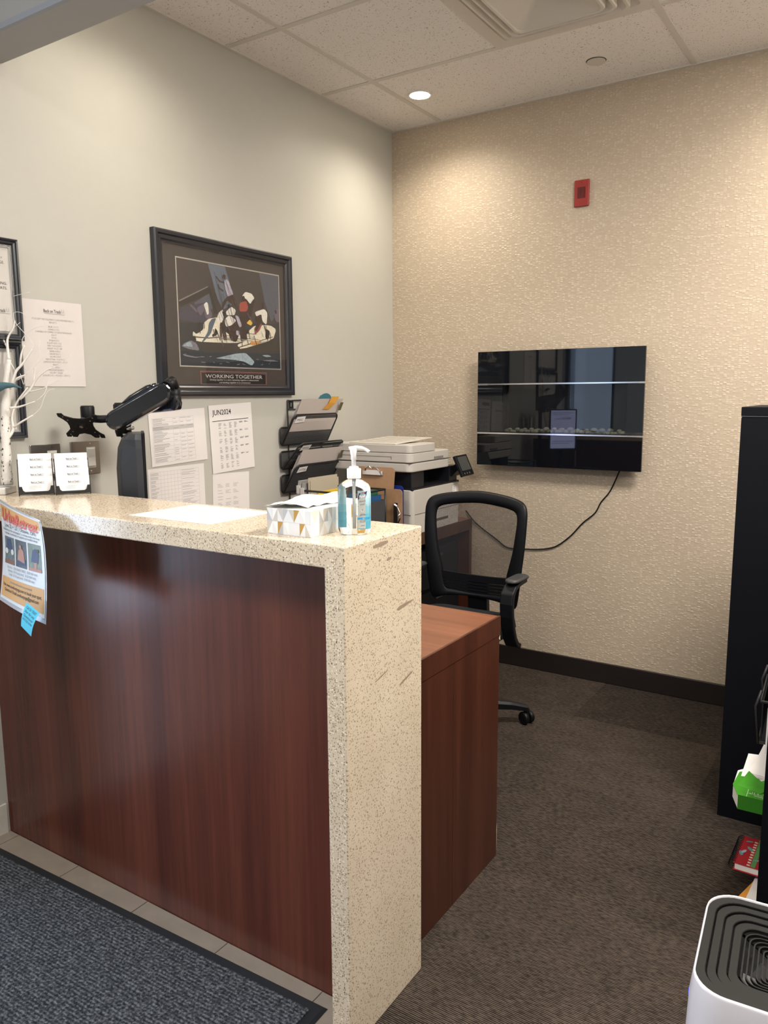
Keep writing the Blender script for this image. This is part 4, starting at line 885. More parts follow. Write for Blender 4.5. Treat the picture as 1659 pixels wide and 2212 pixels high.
# --- business card holders
HD = Vector((.54, .8415, 0)).normalized(); HN = Vector((.8415, -.54, 0))     # width axis, facing axis
hrot = math.atan2(HD.y, HD.x)
def card_holder(px, py, label, side):
    t = thing('card_holder', label, 'card holder', (px, py, ZC), (0, 0, hrot), group='black four tier card holders')
    W = .100
    prof = []                                              # side wall outline (y, z), -y is the front
    for k in range(4): prof += [(.0+k*.017, .028+k*.022), (.013+k*.017, .030+k*.022)]
    side_ = [(0, 0), (.074, 0), (.074, .105)]+prof[::-1]
    for a, b in ((0, .003), (W-.003, W)): MB().prism([(y, z) for y, z in side_], 'x', a, b).build('side_wall', BLKG, t)
    for k in range(4):
        y = .0+k*.017; z = k*.022
        m = MB()
        if k == 0: m.prism([(0, .004), (W, .004), (W, .028), (W-.010, .028), (W-.013, .016), (W-.018, .012), (.018, .012), (.013, .016), (.010, .028), (0, .028)], 'y', -.001, .001)
        else: m.box(.003, y-.001, z+.004, .014, y+.001, z+.028).box(W-.014, y-.001, z+.004, W-.003, y+.001, z+.028).box(.003, y-.001, z+.002, W-.003, y+.001, z+.012)
        m.box(.003, y-.001, z+.004, W-.003, y+.0155, z+.0055)
        m.build('pocket', BLKG, t)
    for k, nm_ in enumerate(('front tier', 'second tier', 'third tier', 'top tier')):
        base = Vector((px, py, ZC)); off = HD*.006 + -HN*(.0025+k*.017)
        c = thing('business_card_stack', f'white business cards in the {nm_} of the {side} black card holder', 'business cards', base+HD*.003+-HN*(.0025+k*.017)+Vector((0, 0, .006+k*.022)), (-.10, 0, hrot), group='business cards in the card holders')
        c.rotation_euler = (Matrix.Rotation(hrot, 3, 'Z') @ Matrix.Rotation(-.10, 3, 'X')).to_euler()
        MB().box(0, 0, 0, .094, .0085, .0505).build('cards', PAPERC, c)
        m = MB(); st = 0
        logo(m, .052, .031, .036, 0, 1)
        if k == 0: rows(m, .026, .070, .013, .021, 3, random.Random(px*100), 2, .0009, 0)
        m.build('lettering', [mat('navy_ink', (.02, .03, .06), .6), FIG, INKL], c)
    return t
card_holder(.153, -2.326, 'left four tier black card holder beside the white tree base', 'left')
card_holder(.2305, -2.254, 'right four tier black card holder on the counter', 'right')

# --- twig tree
BIRCH = mat('white_birch_paper', (.72, .69, .66), .8, var=.08, vscale=60, bump=.8, bscale=160)
TWIG = mat('white_twig', (.74, .71, .68), .7, var=.05, bump=.4, bscale=300)
t = thing('twig_tree', 'white artificial birch twig tree on a white block at the counter end', 'decorative tree', (.054, -2.307, ZC))
TREE = {
 'trunk':[(0.059, -2.303, 1.142, 0.0079), (0.05, -2.294, 1.22, 0.0069), (0.04, -2.284, 1.317, 0.0062), (0.035, -2.27, 1.408, 0.0056), (0.033, -2.259, 1.48, 0.0043), (0.033, -2.251, 1.522, 0.0033)],
 'b1':[(0.05, -2.282, 1.285, 0.0033), (0.051, -2.265, 1.31, 0.0026), (0.035, -2.257, 1.346, 0.0023), (0.031, -2.241, 1.382, 0.0023), (0.043, -2.229, 1.408, 0.002), (0.06, -2.212, 1.438, 0.0013)],
 'b2':[(0.052, -2.263, 1.317, 0.0023), (0.08, -2.254, 1.333, 0.002), (0.108, -2.232, 1.353, 0.0015)],
 'b2w':[(0.108, -2.232, 1.353, 0.0006), (0.126, -2.217, 1.375, 0.0005), (0.132, -2.207, 1.404, 0.0005), (0.141, -2.197, 1.427, 0.0004), (0.157, -2.186, 1.433, 0.0003)],
 'b3':[(0.065, -2.28, 1.376, 0.0026), (0.09, -2.264, 1.379, 0.002), (0.139, -2.241, 1.395, 0.0012)],
 'b3w':[(0.139, -2.241, 1.395, 0.0007), (0.161, -2.222, 1.42, 0.0005), (0.169, -2.21, 1.459, 0.0005), (0.189, -2.192, 1.481, 0.0003)],
 'b4':[(0.043, -2.23, 1.401, 0.002), (0.066, -2.209, 1.431, 0.0026), (0.08, -2.194, 1.464, 0.0023), (0.103, -2.174, 1.49, 0.0016), (0.128, -2.157, 1.5, 0.001)],
 'b4w':[(0.128, -2.157, 1.5, 0.0007), (0.146, -2.142, 1.516, 0.0005), (0.164, -2.126, 1.539, 0.0003)],
 'b5':[(0.064, -2.212, 1.424, 0.0016), (0.109, -2.193, 1.434, 0.001), (0.122, -2.183, 1.444, 0.0007), (0.151, -2.16, 1.463, 0.0005), (0.167, -2.145, 1.489, 0.0003)],
 'b6':[(0.075, -2.199, 1.457, 0.0016), (0.074, -2.194, 1.487, 0.0013), (0.074, -2.191, 1.506, 0.001)],
 'b6w':[(0.075, -2.191, 1.503, 0.0005), (0.081, -2.182, 1.533, 0.0004), (0.081, -2.173, 1.582, 0.0003)],
 'b7':[(0.042, -2.261, 1.434, 0.0026), (0.053, -2.249, 1.46, 0.0023), (0.066, -2.239, 1.47, 0.002), (0.08, -2.229, 1.476, 0.001)],
 'b7w':[(0.08, -2.229, 1.476, 0.0005), (0.107, -2.205, 1.509, 0.0005), (0.135, -2.18, 1.547, 0.0003)],
 'b8':[(0.056, -2.262, 1.447, 0.0026), (0.064, -2.25, 1.486, 0.0026), (0.076, -2.238, 1.505, 0.0023), (0.09, -2.224, 1.531, 0.002), (0.101, -2.213, 1.555, 0.001)],
 'b8w':[(0.101, -2.213, 1.555, 0.0005), (0.101, -2.21, 1.57, 0.0005), (0.089, -2.215, 1.589, 0.0004), (0.053, -2.231, 1.632, 0.0004), (0.045, -2.231, 1.661, 0.0004), (0.052, -2.224, 1.667, 0.0003), (0.069, -2.214, 1.662, 0.0003), (0.106, -2.194, 1.638, 0.0003)],
 'b9':[(0.064, -2.234, 1.502, 0.0023), (0.064, -2.228, 1.538, 0.002), (0.07, -2.219, 1.566, 0.0013)],
 'b9w':[(0.065, -2.223, 1.564, 0.0005), (0.064, -2.218, 1.59, 0.0005), (0.088, -2.198, 1.616, 0.0004), (0.117, -2.177, 1.626, 0.0003)],
 'b10':[(0.033, -2.251, 1.522, 0.003), (0.026, -2.248, 1.564, 0.0026), (0.026, -2.244, 1.59, 0.002), (0.036, -2.232, 1.616, 0.0016), (0.039, -2.225, 1.642, 0.001)],
 'b11':[(0.01, -2.238, 1.546, 0.002), (-0.004, -2.237, 1.605, 0.003), (-0.013, -2.235, 1.644, 0.0023), (-0.019, -2.232, 1.681, 0.0016)],
 'b11w':[(-0.017, -2.232, 1.677, 0.0005), (-0.012, -2.224, 1.7, 0.0005), (0.001, -2.213, 1.715, 0.0004), (0.052, -2.177, 1.731, 0.0003)],
 'b12':[(0.023, -2.25, 1.564, 0.0013), (0.003, -2.255, 1.61, 0.0023), (-0.01, -2.258, 1.636, 0.002)],
 'b13':[(-0.004, -2.237, 1.602, 0.0005), (0.011, -2.224, 1.615, 0.0005), (0.034, -2.205, 1.638, 0.0003)],
 'b14':[(0.033, -2.251, 1.522, 0.0013), (0.054, -2.244, 1.486, 0.001)],
 'b15':[(0.031, -2.26, 1.346, 0.0013), (0.005, -2.263, 1.359, 0.001), (-0.013, -2.272, 1.372, 0.001)],
 'b16':[(0.059, -2.245, 1.46, 0.0007), (0.077, -2.231, 1.47, 0.0005), (0.077, -2.236, 1.447, 0.0004), (0.066, -2.237, 1.48, 0.0003)],
}
o = Vector(t.location)
MB().box(-.075, -.038, 0, .017, .038, .021).build('base_block', mat('white_block', (.70, .69, .68), .5), t, bevel=.003, rot=(0, 0, .58))
rt = random.Random(9)
for k, pts_ in TREE.items():
    P = [Vector(p[:3])-o for p in pts_]; R_ = [p[3] for p in pts_]
    n0 = len(P)
    Ps = smooth(P, 4); Rs = [R_[min(i//4, n0-1)]+(R_[min(i//4+1, n0-1)]-R_[min(i//4, n0-1)])*((i % 4)/4) for i in range(len(Ps))]
    Rs = [r*(2.1 if k == 'trunk' else (1.9 if k.endswith('w') else 1.55)) for r in Rs]
    if k == 'trunk': Rs = [r*(1+.08*math.sin(i*1.9)) for i, r in enumerate(Rs)]
    MB().tube(Ps, [max(.0007, r) for r in Rs], 14 if k == 'trunk' else 7).build('trunk' if k == 'trunk' else ('twig' if k.endswith('w') else 'branch'), BIRCH if k == 'trunk' else TWIG, t)
m = MB()
tp = [Vector(p[:3])-o for p in TREE['trunk']]; trd = [p[3] for p in TREE['trunk']]
view = Vector((.84, -.54, 0)); right = Vector((.54, .84, 0))
for i in range(46):
    u = rt.uniform(0, 2.4); j = int(u); q = tp[j].lerp(tp[j+1], u-j); r = trd[j]+(trd[j+1]-trd[j])*(u-j)
    a_ = rt.choice((-1, 1))*rt.uniform(.5, 1.3); d_ = view*math.cos(a_)+right*math.sin(a_); s_ = Vector((0, 0, 1)); w_ = d_.cross(s_)
    p = q+d_*(r*2.25); h = rt.uniform(.002, .008); ww = rt.uniform(.0008, .0022); sk = rt.uniform(-.001, .001)
    m.add([p-w_*ww, p+w_*ww, p+w_*(ww*.6+sk)+s_*h, p-w_*(ww*.6-sk)+s_*h], [(0, 1, 2, 3)])
m.build('bark_mark', mat('bark_black', (.03, .026, .024), .8), t)
t = thing('bird_ornament', 'teal bird ornament with pointed tail perched on the white twig tree', 'ornament', (.045, -2.30, 1.438), (0, 0, .72))
L_ = []
for x, r, zz in ((-.085, .001, .008), (-.075, .010, .006), (-.055, .017, .0), (-.03, .020, -.002), (.0, .016, .0), (.02, .010, .006), (.045, .006, .006), (.068, .0012, -.002)):
    L_.append([(x, r*.8*math.cos(2*PI*k/14), zz+r*math.sin(2*PI*k/14)) for k in range(14)])
MB().loft(L_).build('body', mat('teal_feather', (.045, .11, .14), .7, var=.3, vscale=80), t)

# --- tissue box
t = thing('tissue_box', 'white tissue box with grey and gold triangle pattern on the counter end', 'tissue box', (1.215, -2.412, ZC))
TX, TY, TZ = .119, .222, .0555
MB().box(0, 0, 0, TX, TY, TZ).build('carton', mat('carton_white', (.80, .80, .79), .55), t, bevel=.0012)
TC = [mat('tri_silver', (.44, .45, .48), .35), mat('tri_pale', (.70, .71, .73), .5), mat('tri_gold', (.52, .30, .07), .35, metal=.3), mat('tri_cream', (.66, .62, .54), .5), mat('tri_grey', (.52, .50, .46), .5)]
def tri_pattern(L_, map_, seed):
    m = MB(); r = random.Random(seed); w_ = .030; n = int(L_/w_*2)+1
    for row in (0, 1):
        for i in range(-1, n+1):
            x = i*w_/2
            z0, z1 = row*TZ/2, (row+1)*TZ/2
            up = (i+row) % 2 == 0
            T_ = [(x, z0), (x+w_, z0), (x+w_/2, z1)] if up else [(x, z1), (x+w_, z1), (x+w_/2, z0)]
            mid = ((T_[0][0]+T_[1][0])/2, T_[0][1]); ap = T_[2]
            for h_, (a, b) in enumerate(((T_[0], mid), (mid, T_[1]))):
                c = r.choice((-1, -1, 0, 1, 1, 2 if r.random() < .35 else 1, 3, 4))
                if c < 0: continue
                tri = [a, b, ap]
                if any(p[0] < 0 or p[0] > L_ for p in tri): tri = [(min(max(p[0], 0), L_), p[1]) for p in tri]
                if abs((tri[1][0]-tri[0][0])*(tri[2][1]-tri[0][1])-(tri[2][0]-tri[0][0])*(tri[1][1]-tri[0][1])) < 1e-7: continue
                m.add([map_(*p) for p in tri], [(0, 1, 2)], c)
    return m
tri_pattern(TX, lambda a, b: (a, -.0003, b), 4).build('triangle_print', TC, t)
tri_pattern(TY, lambda a, b: (TX+.0003, a, b), 8).build('triangle_print', TC, t)
m = MB(); m.box(.0, -.0005, .0275, TX, -.0002, .0278).box(TX+.0002, 0, .0275, TX+.0005, TY, .0278); m.build('seam', INKL, t)
# ovals opening film and tissue
MB().prism([(.06+.035*math.cos(2*PI*k/20), .11+.075*math.sin(2*PI*k/20)) for k in range(20)], 'z', TZ, TZ+.0006).build('opening', mat('opening_film', (.60, .60, .60), .3), t)
NU, NV = 34, 16; vs = []; rq = random.Random(2)
for i in range(NU):
    for j in range(NV):
        u = i/(NU-1); v = j/(NV-1)
        # the tissue leaves the slot and falls over to the left front corner
        x = .092-.100*u+.006*math.sin(6*v+3*u); y = .185-.165*v-.028*u+.010*math.sin(5*u+v*2)
        arch = math.sin(min(1, u*1.12)*PI)**.7*(.012+.012*(1-abs(2*v-1.0)**1.6))
        z = TZ+.003+arch*(.75+.25*math.cos(3*v+1))+.0042*math.sin(11*v+5*u)*(1-abs(2*u-1))+.0022*math.sin(23*v-9*u)
        if x < 0: z -= (-x)*.6
        vs.append((x, y, max(z, TZ+.0015 if x > 0 else TZ-.01)))
fs = [(i*NV+j, (i+1)*NV+j, (i+1)*NV+j+1, i*NV+j+1) for i in range(NU-1) for j in range(NV-1)]
MB().add(vs, fs, 0, True).build('tissue', mat('tissue_white', (.86, .85, .82), .85, bump=.3, bscale=200), t, fix=False)

# --- hand sanitiser
BX, BY = 1.3795, -2.318
t = thing('sanitizer_bottle', 'clear hand sanitizer pump bottle with blue label standing on the counter corner', 'sanitizer bottle', (BX, BY, ZC), (0, 0, .5803))
def oval(a, b, z, n=40, e=2.6):
    out = []
    for k in range(n):
        th = 2*PI*k/n; c, s_ = math.cos(th), math.sin(th)
        out.append((a*abs(c)**(2/e)*(1 if c > 0 else -1), b*abs(s_)**(2/e)*(1 if s_ > 0 else -1), z))
    return out
BODY = [(.030, .019, 0), (.034, .0225, .004), (.0355, .024, .012), (.0355, .024, .085), (.0350, .0235, .098), (.031, .0215, .106), (.022, .0175, .1125), (.0135, .0135, .117), (.0125, .0125, .121)]
bo = MB().loft([oval(a, b, z, e=2.0+.9*min(1, max(0, (.115-z)/.03))) for a, b, z in BODY]); bo.build('bottle_gel', 'gel', t)
MB().tube([(0, 0, .012), (0, 0, .115)], .0035, 10).build('dip_tube', mat('dip_tube_plastic', (.75, .78, .80), .3, trans=.6), t)
PL = mat('pump_white', (.86, .86, .88), .35)
MB().lathe([(.0148, .1185), (.0150, .120), (.0150, .1385), (.0140, .1395)], n=40).build('collar', PL, t)
MB().lathe([(.0105, .1395), (.0105, .1425), (.0090, .144)], n=28).lathe([(.0048, .143), (.0048, .157), (.0060, .158), (.0060, .166), (.0072, .172), (.0080, .181), (.0070, .1835)], n=24).build('pump_stem', PL, t)
noz = smooth([(-.010, 0, .1820), (0, 0, .1835), (.012, 0, .1830), (.024, 0, .1800), (.033, -.002, .1745)], 4)
MB().tube(noz, [.0035]*5+[.0044]*6+[.0034]*(len(noz)-11), 10).build('nozzle', PL, t)
def on_bottle(u, z, front=True, d=.0004):
    th = u; e = 2.9; a, b = .0355+d, .024+d; c, s_ = math.cos(th), math.sin(th)
    return (a*abs(c)**(2/e)*(1 if c > 0 else -1), b*abs(s_)**(2/e)*(1 if s_ > 0 else -1), z)
def xb(x, z, d=.0004):                                    # front face point at local x
    a, b = .0355+d, .024+d; e = 2.9
    return (x, -b*max(0, 1-abs(x/a)**e)**(1/e), z)
def wrap(mb, x0, x1, z0, z1, mi, d, n=8):
    vs = []
    for i in range(n+1):
        x = x0+(x1-x0)*i/n; vs += [xb(x, z0, d), xb(x, z1, d)]
    return mb.add(vs, [(2*i, 2*i+2, 2*i+3, 2*i+1) for i in range(n)], mi)
# translucent blue label film, deeper blue towards its foot (printed gradient in five bands)
blue = [mat('label_blue_%d' % i, c, .3, trans=.35) for i, c in enumerate([(.05, .36, .56), (.09, .42, .60), (.16, .48, .62), (.28, .54, .64), (.40, .58, .64)])]
m = MB()
for i in range(5):
    wrap(m, .008, .0350, .012+.0165*i, .012+.0165*(i+1), i, .0003)
m.build('front_label', blue, t)
m = MB()
for i in range(5):
    z0, z1 = .012+.0165*i, .012+.0165*(i+1); vs = []
    for k in range(7):
        x = -.0345+.019*k/6; a = xb(x, z0, -.0012); b = xb(x, z1, -.0012); vs += [(x, -a[1], z0), (x, -b[1], z1)]
    m.add(vs, [(2*k, 2*k+2, 2*k+3, 2*k+1) for k in range(6)], i)
m.build('back_label', blue, t)
m = MB(); wrap(m, .0085, .0245, .014, .080, 0, .0004); m.build('clear_panel', mat('label_pale', (.60, .60, .57), .4, trans=.3), t)
def btext(mb, s, x, z, size, wd, mi, d=.0009, shear=0, bold=0, rise=0):
    vs, fs = glyphs(s, size, wd, 'CENTER', shear, bold); mb.add([xb(x+a, z+b+rise*a, d) for a, b in vs], fs, mi)
m = MB()
lg = [xb(x, z, .0006) for x, z in ((.0095, .0765), (.0250, .0800), (.0285, .0945), (.0115, .0900))]
lg = [xb(.0085, .0745, .0007), xb(.0115, .0780, .0007), xb(.0245, .0800, .0007), xb(.0265, .0855, .0007), xb(.0280, .0940, .0007), xb(.0245, .0915, .0007), xb(.0110, .0890, .0007), xb(.0092, .082, .0007)]
m.add(lg, [tuple(range(8))], 0)
m.add([xb(.0155, .0888, .001), xb(.0225, .0898, .001), xb(.0235, .0912, .001), xb(.0165, .0902, .001)], [(0, 1, 2, 3)], 1)
btext(m, 'Purell', .0182, .0800, .0085, .0135, 2, .0011, .15, .03, rise=.16)
btext(m, 'ADVANCED', .0182, .0705, .0042, .0135, 0, rise=.12); btext(m, 'AVANCÉ', .0182, .0640, .0042, .0105, 0, rise=.12)
m.add([xb(.0075, .0612, .0009), xb(.028, .0634, .0009), xb(.028, .0638, .0009), xb(.0075, .0616, .0009)], [(0, 1, 2, 3)], 0)
sh = [(.0145, .057), (.0220, .0578), (.0220, .0515), (.0183, .047), (.0145, .0505)]
m.add([xb(x, z, .0007) for x, z in sh], [tuple(range(5))], 4)
btext(m, 'T', .0182, .0505, .0065, .0036, 0)
wrap(m, .0075, .0335, .0330, .0375, 3, .0007)
btext(m, 'GEL', .0205, .0342, .003, .0045, 2)
for z, w_ in ((.0435, .010), (.0412, .013), (.0295, .013), (.0268, .012), (.0190, .009)): m.add([xb(.0182-w_/2, z, .0009), xb(.0182+w_/2, z+.001, .0009), xb(.0182+w_/2, z+.0018, .0009), xb(.0182-w_/2, z+.0008, .0009)], [(0, 1, 2, 3)], 0)
m.build('label_print', [mat('label_navy', (.03, .03, .10), .5), mat('label_red', (.45, .04, .08), .5), mat('label_white', (.85, .85, .88), .5), mat('label_cyan', (.02, .32, .62), .4), mat('label_grey', (.52, .52, .52), .4)], t)
rb_ = random.Random(4)
m = MB()
for i in range(16): m.lathe([(.0004, -.0006), (.0008, 0), (.0004, .0006)], (rb_.uniform(-.028, .030), rb_.uniform(-.012, .005), rb_.uniform(.01, .09)), 8)
m.build('bubbles', mat('bubble', (.9, .95, 1), .1, trans=.5), t)

# --- paper lying on the counter
t = thing('paper_sheet', 'white printed sheet lying flat on the quartz counter', 'paper', (.748, -2.4025, ZC), (0, 0, .004))
MB().box(0, 0, 0, .281, .219, .0006).build('sheet', mat('paper_warm', (.76, .74, .70), .6), t)
m = MB(); rr = random.Random(21)
for i in range(16):
    z = .02+i*.0115
    for k in range(2):
        if rr.random() < .85: m.box(.015+k*.135, z, .0007, .015+k*.135+rr.uniform(.06, .12), z+.0016, .0009)
m.build('print', INKL, t)

# --- event flyer hung on the counter edge, with blue note
TLc, TRc, BRc, BLc, MR, ML = [Vector(v) for v in ((.286, -2.464, 1.126), (.519, -2.500, 1.094), (.548, -2.522, .846), (.330, -2.508, .872), (.562, -2.520, 1.00), (.320, -2.484, 1.00))]
t = thing('event_flyer', 'orange and white retreat flyer in a clear sleeve taped to the counter edge', 'flyer', (0, 0, 0))
def fp(u, v, d=0.0):
    def q(a, b, c, k): return a*((1-k)*(1-2*k))+b*(4*k*(1-k))+c*(k*(2*k-1))
    Lm = q(TLc, ML, BLc, v); Rm = q(TRc, MR, BRc, v); p = Lm.lerp(Rm, u)
    return p+Vector((-.14, -.99, 0))*(d+.006*math.sin(PI*u))
def fgrid(name, u0, u1, v0, v1, d, m_, par, n=10):
    vs = [fp(u0+(u1-u0)*i/n, v0+(v1-v0)*j/n, d) for j in range(n+1) for i in range(n+1)]
    fs = [(j*(n+1)+i, j*(n+1)+i+1, (j+1)*(n+1)+i+1, (j+1)*(n+1)+i) for j in range(n) for i in range(n)]
    return MB().add(vs, fs, 0, True).build(name, m_, par, fix=False)
fgrid('sleeve', -.03, 1.02, -.025, 1.04, 0, mat('clear_sleeve', (.42, .45, .52), .12), t)
fgrid('paper_sheet', 0, 1, 0, 1, .0014, mat('flyer_white', (.62, .68, .76), .4), t)
ORG = mat('flyer_orange', (.60, .34, .12), .5)
fgrid('orange_band', .02, .98, .02, .16, .002, ORG, t); fgrid('orange_band', .02, .98, .77, .97, .002, ORG, t)
for k in range(3):
    ph = fgrid('photo', .08+k*.30, .08+k*.30+.265, .35, .63, .002, mat('flyer_photo_%d' % k, [(.10, .15, .17), (.045, .06, .075), (.11, .15, .11)][k], .4, var=.7, vscale=90), t, 5)
def fpoly(mb, P_, mi, d=.0026): mb.add([fp(a, b, d) for a, b in P_], [tuple(range(len(P_)))], mi)
def fell(mb, u, v, ru, rv, mi, d=.003): fpoly(mb, [(u+ru*math.cos(k*PI/5), v+rv*math.sin(k*PI/5)) for k in range(10)], mi, d)
m = MB()
fell(m, .14, .50, .045, .03, 0); fell(m, .30, .50, .04, .03, 0); fpoly(m, [(.15, .37), (.25, .37), (.30, .48), (.12, .48)], 1); fpoly(m, [(.08, .59), (.345, .58), (.345, .63), (.08, .63)], 2)
fpoly(m, [(.46, .46), (.53, .43), (.58, .46), (.60, .58), (.43, .56)], 3); fell(m, .515, .42, .03, .022, 3, .0032); fpoly(m, [(.43, .56), (.62, .54), (.62, .60), (.44, .61)], 1)
fpoly(m, [(.78, .42), (.84, .40), (.90, .45), (.88, .55), (.74, .54)], 1); fell(m, .88, .42, .03, .022, 4, .0032); fpoly(m, [(.80, .55), (.86, .54), (.85, .61), (.81, .61)], 3); fpoly(m, [(.685, .60), (.945, .60), (.945, .63), (.685, .63)], 3)
m.build('photo_figure', [mat('ph_white', (.6, .6, .62), .5), mat('ph_blue', (.03, .05, .14), .5), mat('ph_rust', (.20, .09, .06), .5), mat('ph_skin', (.40, .20, .15), .5), mat('ph_dark', (.04, .03, .04), .5)], t)
def ftext(mb, s, u, v, size, wd, mi, shear=0, bold=0, d=.003):
    vs, fs = glyphs(s, size, wd, 'CENTER', shear, bold); mb.add([fp(u+a, v-b, d) for a, b in vs], fs, mi)
m = MB()
ftext(m, 'Urban', .29, .185, .21, .42, 0, .25, .015, .0036); ftext(m, 'Retreat', .70, .195, .21, .50, 0, .25, .015, .0036)
ftext(m, 'June 22 + 23 | Ottawa, ON.', .5, .245, .06, .78, 1)
ftext(m, '"Awakening in the marketplace", a retreat within the busy', .5, .285, .035, .9, 1); ftext(m, 'cityscape, a community of support and mindful beings', .5, .32, .035, .8, 1)
for i, s_ in enumerate(('2 Day Pass   $200 (EARLY BIRD)   $250 (full rate)', 'Saturday   $110 (early bird)   $130 (full rate)', 'Sunday   $110 (early bird)   $130 (full rate)')): ftext(m, s_, .5, .67+i*.035, .034, .72-.06*i, 2)
ftext(m, 'all meals and snacks are provided', .5, .815, .032, .5, 2)
ftext(m, 'Visit www.surefootyoga.com to book your spot.', .5, .86, .042, .88, 1, bold=.01); ftext(m, 'Questions? Email surefootyoga@gmail.com', .5, .905, .042, .78, 1, bold=.01)
m.build('lettering', [mat('coral_ink', (.62, .10, .09), .5), INK, INKG], t)
t = thing('sticky_note', 'bright blue handwritten sticky note hanging from the flyer corner', 'sticky note', (0, 0, 0))
Q = [Vector(v) for v in ((.508, -2.541, .889), (.566, -2.545, .871), (.535, -2.553, .806), (.487, -2.549, .825))]
Q = [q+Vector((0, -.003, 0)) for q in Q]
def qp(u, v, d): p = Q[0].lerp(Q[1], u).lerp(Q[3].lerp(Q[2], u), v); return p+Vector((-.3, -.95, .05))*(d+.004*math.sin(v*PI))
n = 6; MB().add([qp(i/n, j/n, 0) for j in range(n+1) for i in range(n+1)], [(j*(n+1)+i, j*(n+1)+i+1, (j+1)*(n+1)+i+1, (j+1)*(n+1)+i) for j in range(n) for i in range(n)], 0, True).build('note_sheet', mat('cyan_note', (.05, .50, .72), .6), t, fix=False)
m = MB()
for i, s_ in enumerate(('Call Or TEXT', 'Sher for any', 'Questions! 😊'[:10], '613 325 0196')):
    vs, fs = glyphs(s_, .15, .78, 'CENTER', .2); m.add([qp(.5+a, .18+.155*i-b, .0008) for a, b in vs], fs)
m.build('handwriting', mat('pen_ink', (.01, .06, .14), .6), t)

# ================================================================== MONITOR ARM
t = thing('monitor_arm', 'gloss black gas spring monitor arm with empty mounting plate above the counter', 'monitor arm', (0, 0, 0))
DG = mat('dark_grey_plastic', (.030, .034, .042), .35)
MB().tube([(.150, -1.925, .763), (.150, -1.925, 1.29)], .013, 12).build('pole', BLK, t)
MB().box(.10, -1.97, .763, .20, -1.88, .775).build('clamp_base', BLK, t, bevel=.003)
# portrait monitor, its lit screen turned away from the counter front
mt = thing('portrait_monitor', 'dark grey portrait computer monitor seen edge on under the monitor arm', 'monitor', (.281, -2.009, .763), (0, 0, math.atan2(.63, -.78)-PI/2+PI/2))
mt.rotation_euler = (0, 0, math.atan2(-.63, .78))           # local x = towards the camera, local y = screen normal
def ml(z, f_, hw, d_, k=.0): return [(hw, f_, z), (hw, f_-.020, z), (hw*.72, -d_*.72, z), (hw*.35, -d_, z), (-hw*.35, -d_, z), (-hw*.72, -d_*.72, z), (-hw, f_-.020, z), (-hw, f_, z)]
MB().loft([ml(.24, .034, .098, .036), ml(.32, .034, .100, .046), ml(.42, .034, .100, .047), ml(.485, .034, .099, .040), ml(.512, .034, .096, .028), ml(.530, .034, .088, .008)], sm=False).build('rear_shell', DG, mt, bevel=.002)
MB().box(-.100, .0342, .235, .100, .0375, .532).ring([(-.100, .235), (.100, .235), (.100, .532), (-.100, .532)], [(-.0925, .249), (.0925, .249), (.0925, .5255), (-.0925, .5255)], 'y', .0375, .0425).build('front_bezel', BLK, mt)
scr = MB().box(-.092, .0376, .250, .092, .0390, .525).build('screen', mat('screen_lit', (.3, .32, .45), .3, emit=(.50, .55, .90), estr=1.1), mt)
m = MB()
for z_, a_, b_ in ((.505, -.08, .08), (.492, -.08, .03), (.470, -.02, .06), (.462, -.06, .06), (.30, -.08, .08), (.285, -.08, .05)): m.box(a_, .0391, z_, b_, .0394, z_+.0025)
m.build('screen_lines', mat('screen_dark', (.05, .05, .12), .5), scr)
MB().box(.0985, .030, .0, .1010, .0405, .315).build('side_strip', mat('pale_strip', (.5, .5, .5), .5), mt)
MB().lathe([(.09, 0), (.09, .008), (.02, .014), (.017, .26)], n=24).build('stand', BLK, mt)
def V(a): return Vector(a)
hub = V((.150, -1.935, 1.35)); el = V((.312, -1.848, 1.39))
MB().lathe([(.020, -.075), (.024, -.06), (.026, -.02), (.026, .03), (.020, .038)], hub, 24).build('hub', BLK, t)
MB().tube([V((.168, -1.935, 1.272)), V((.165, -1.935, 1.30)), V((.165, -1.937, 1.325))], [.017, .021, .020], 14).build('clamp_neck', BLK, t)
m = MB(); m.tube([V((.186, -1.945, 1.30)), V((.206, -1.933, 1.305))], .006, 10); m.lathe([(.005, -.003), (.005, .003)], (.186, -1.957, 1.283), 10); m.build('clamp_bolt', CHROME, t)
def capsule(P0, P1, h0, h1, thk, nrm, name, m_, bev=.006):
    P0, P1, N = V(P0), V(P1), V(nrm).normalized(); d = (P1-P0); L = d.length; d.normalize(); u = N.cross(d).normalized()
    out = []
    for k in range(9): a = PI/2+PI*k/8; out.append(P0+d*(math.cos(a)*h0)+u*(math.sin(a)*h0))
    for k in range(9): a = -PI/2+PI*k/8; out.append(P1+d*(math.cos(a)*h1)+u*(math.sin(a)*h1))
    return MB().loft([[p-N*(thk/2) for p in out], [p+N*(thk/2) for p in out]], sm=False).build(name, m_, t, bevel=bev)
tow = (.55, -.83, .05)
capsule(hub+V((.02, .01, .02)), el+V((0, 0, -.006)), .024, .024, .040, tow, 'lower_arm', BLKG)
MB().lathe([(.020, -.026), (.024, -.020), (.024, .016), (.0225, .018), (.0225, .022), (.021, .050)], el+V((0, 0, 0)), 26).build('elbow_joint', BLK, t)
MB().tube([el+V((0, 0, .042)), el+V((.005, -.012, .062)), V((.322, -1.886, 1.438))], [.021, .022, .020], 16).build('elbow_cap', BLK, t)
uT, uB = V((.318, -1.903, 1.417)), V((.213, -2.004, 1.333))
ua = capsule(uB, uT, .033, .034, .042, tow, 'upper_arm', BLKG, .010)
d_ = (uT-uB).normalized(); N = V(tow).normalized(); u_ = N.cross(d_).normalized()
if u_.z < 0: u_ = -u_
